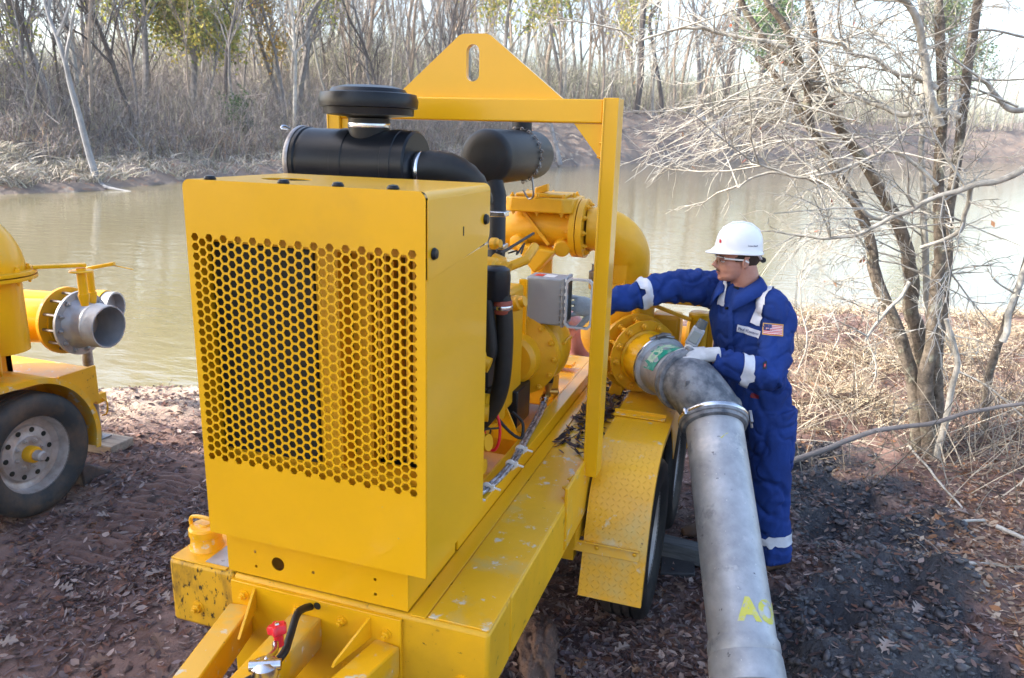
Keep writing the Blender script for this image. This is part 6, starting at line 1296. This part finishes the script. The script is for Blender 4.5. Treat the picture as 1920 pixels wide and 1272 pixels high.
# collar
for s in (1, -1):
    mb = MB(); P = [V(-.06, 4.01, 1.525), V(-.082, 3.935, 1.518)+Lv*s*.086, V(-.112, 3.885, 1.485)+Lv*s*.078, V(-.148, 3.835, 1.442)+Lv*s*.036]; Q = [V(-.04, 4.05, 1.47), V(-.078, 3.93, 1.465)+Lv*s*.142, V(-.128, 3.855, 1.425)+Lv*s*.128, V(-.178, 3.785, 1.365)+Lv*s*.072]
    PS, QS = spline(P, 5), spline(Q, 5)
    for p, q in zip(PS, QS): mb.v += [tuple(p), tuple(p.lerp(q, .5)+(Fv*.4+UP)*.012), tuple(q)]
    mb.f = [(3*i+k, 3*i+k+1, 3*i+k+4, 3*i+k+3) for i in range(len(PS)-1) for k in range(2)]
    o = mb.build('collar', BLU, MAN, ang=60); sd = o.modifiers.new('s', 'SOLIDIFY'); sd.thickness = .006
MB().prism([(-.035, 0), (.035, 0), (.0, -.05)], V(-.128, 3.868, 1.468), Lv, (Fv*.35+UP).normalized(), .004).build('undershirt', mat('black_shirt', (.01, .012, .02), .8), MAN)
MB().lathe(V(-.152, 3.785, 1.37), Fv, [(.007, -.01), (.007, .004), (0, .005)], 14).build('snap_button', BLK, MAN)
# gloves: palm with five separate fingers
def hand(name, wrist, dirw, palm_n, fingers, thumb, s=1.):
    mb = MB(); wrist = V(wrist); d = V(dirw).normalized(); nrm = V(palm_n); nrm = (nrm-d*nrm.dot(d)).normalized(); sd = d.cross(nrm)
    loft(mb, [(wrist-d*.055, sd*.036*s, nrm*.031*s), (wrist-d*.02, sd*.034*s, nrm*.028*s), (wrist+d*.015, sd*.036*s, nrm*.024*s), (wrist+d*.05, sd*.043*s, nrm*.020*s), (wrist+d*.085, sd*.042*s, nrm*.017*s), (wrist+d*.098, sd*.036*s, nrm*.012*s)], 22)
    for k, (spread, curl, ln) in enumerate(fingers):
        o = wrist+d*.080+sd*(.0335-.0222*k)*s; dd = (d+sd*spread).normalized(); pts = [o, o+dd*.02]; cur = 0
        for j, f_ in enumerate((.44, .31, .25)):
            cur += curl*(.8 if j == 0 else 1.); v = (dd*math.cos(cur)-nrm*math.sin(cur)); pts.append(pts[-1]+v*ln*f_)
        S_ = spline(pts, 4); mb.tube(S_, [.0098*s-.0022*s*i/(len(S_)-1) for i in range(len(S_))], 12); mb.ball(tuple(S_[-1]), .0076*s, 10)
    o = wrist+d*.018+sd*.030*s*thumb[0]; td = (d*thumb[1]+sd*thumb[0]*thumb[2]-nrm*thumb[3]).normalized(); t2 = (td+d*.5).normalized()
    S_ = spline([o-d*.01, o+td*.035, o+td*.06+t2*.01, o+td*.065+t2*.035], 4); mb.tube(S_, [.016*s-.006*s*i/(len(S_)-1) for i in range(len(S_))], 12); mb.ball(tuple(S_[-1]), .0098*s, 10)
    return remesh(name, mb, .0026, GLV, MAN, 2)
# left hand resting on the pipe elbow, right hand inside the box
hand('glove', (-.205, 3.546, 1.192), (-1, -.30, -.02), (.1, -.35, 1), [(-.10, .34, .072), (0, .36, .078), (.07, .38, .074), (.16, .42, .060)], (1, .75, .75, .55), 1.15)
hand('glove', (-.765, 3.600, 1.352), (-.96, -.30, .06), (.1, -1, .15), [(.10, .10, .074), (-.02, .16, .078), (-.14, .26, .072), (-.30, .40, .060)], (-1, .55, .95, .25), 1.15)
# boots
for c, dr in ((V(.205, 3.815, 0), V(-.75, -.60, 0)), (V(-.09, 4.08, 0), V(-.9, -.45, 0))):
    dr = dr.normalized(); sd = V(-dr.y, dr.x, 0); mb = MB(); loft(mb, [(c+dr*-.075+UP*.035, sd*.030, UP*.032), (c+dr*-.05+UP*.05, sd*.040, UP*.05), (c+dr*.02+UP*.05, sd*.043, UP*.05), (c+dr*.09+UP*.04, sd*.050, UP*.04), (c+dr*.16+UP*.035, sd*.048, UP*.032), (c+dr*.205+UP*.028, sd*.03, UP*.02)], 20)
    mb.tube([c+UP*.05, c+UP*.16], .048, 18); b_ = remesh('boot', mb, .006, BOOT, MAN, 3)
    mb = MB(); pl = [(math.cos(2*math.pi*k/24), math.sin(2*math.pi*k/24)) for k in range(24)]; mb.prism([(.065+.150*p[0], .05*p[1]*(1+.1*p[0])) for p in pl], c+UP*.001, dr, sd, .02); mb.build('boot_sole', RUB, b_)
# grey hand-held tool held up beside the resting hand
TOOL = thing('hand_tool', 'grey see-through hand tool with a white neck standing between the glove and his chest', 'tool', (-.27, 3.62, 1.2))
a_, b_ = V(-.305, 3.60, 1.175), V(-.245, 3.62, 1.325); td = (b_-a_).normalized()
MB().tube([a_-td*.02, a_+td*.045], [.016, .026], 16).build('neck', WHT, TOOL)
MB().obox(a_+td*.088, frame(td)[0]*.030, frame(td)[1]*.024, td*.048).build('housing', GRYB, TOOL, .008)
MB().obox(a_+td*.09+frame(td)[1]*.0, V(.024, 0, 0)-td*td.x*.024, V(0, -.027, 0), td*.030).build('window', mat('smoky_plastic', (.20, .24, .26), .12), TOOL, .004)
MB().tube([a_+td*.133, a_+td*.155, a_+td*.175], [.026, .024, .022], 14).build('cap', mat('grey_rubber', (.09, .10, .10), .6), TOOL)

# ------------------------------------------------------------ the pale winter air over the river
HZ = bpy.data.materials.new('pale_air'); HZ.use_nodes = True; N = HZ.node_tree.nodes; N.remove(N['Principled BSDF'])
pv = N.new('ShaderNodeVolumePrincipled'); pv.inputs['Color'].default_value = (.92, .95, 1, 1); pv.inputs['Density'].default_value = .0003; pv.inputs['Anisotropy'].default_value = .2
HZ.node_tree.links.new(pv.outputs[0], [n for n in N if n.type == 'OUTPUT_MATERIAL'][0].inputs['Volume'])
MB().box(-285, -135, -3.2, 285, 460, 75).build('haze', HZ, kind='stuff', ang=0)
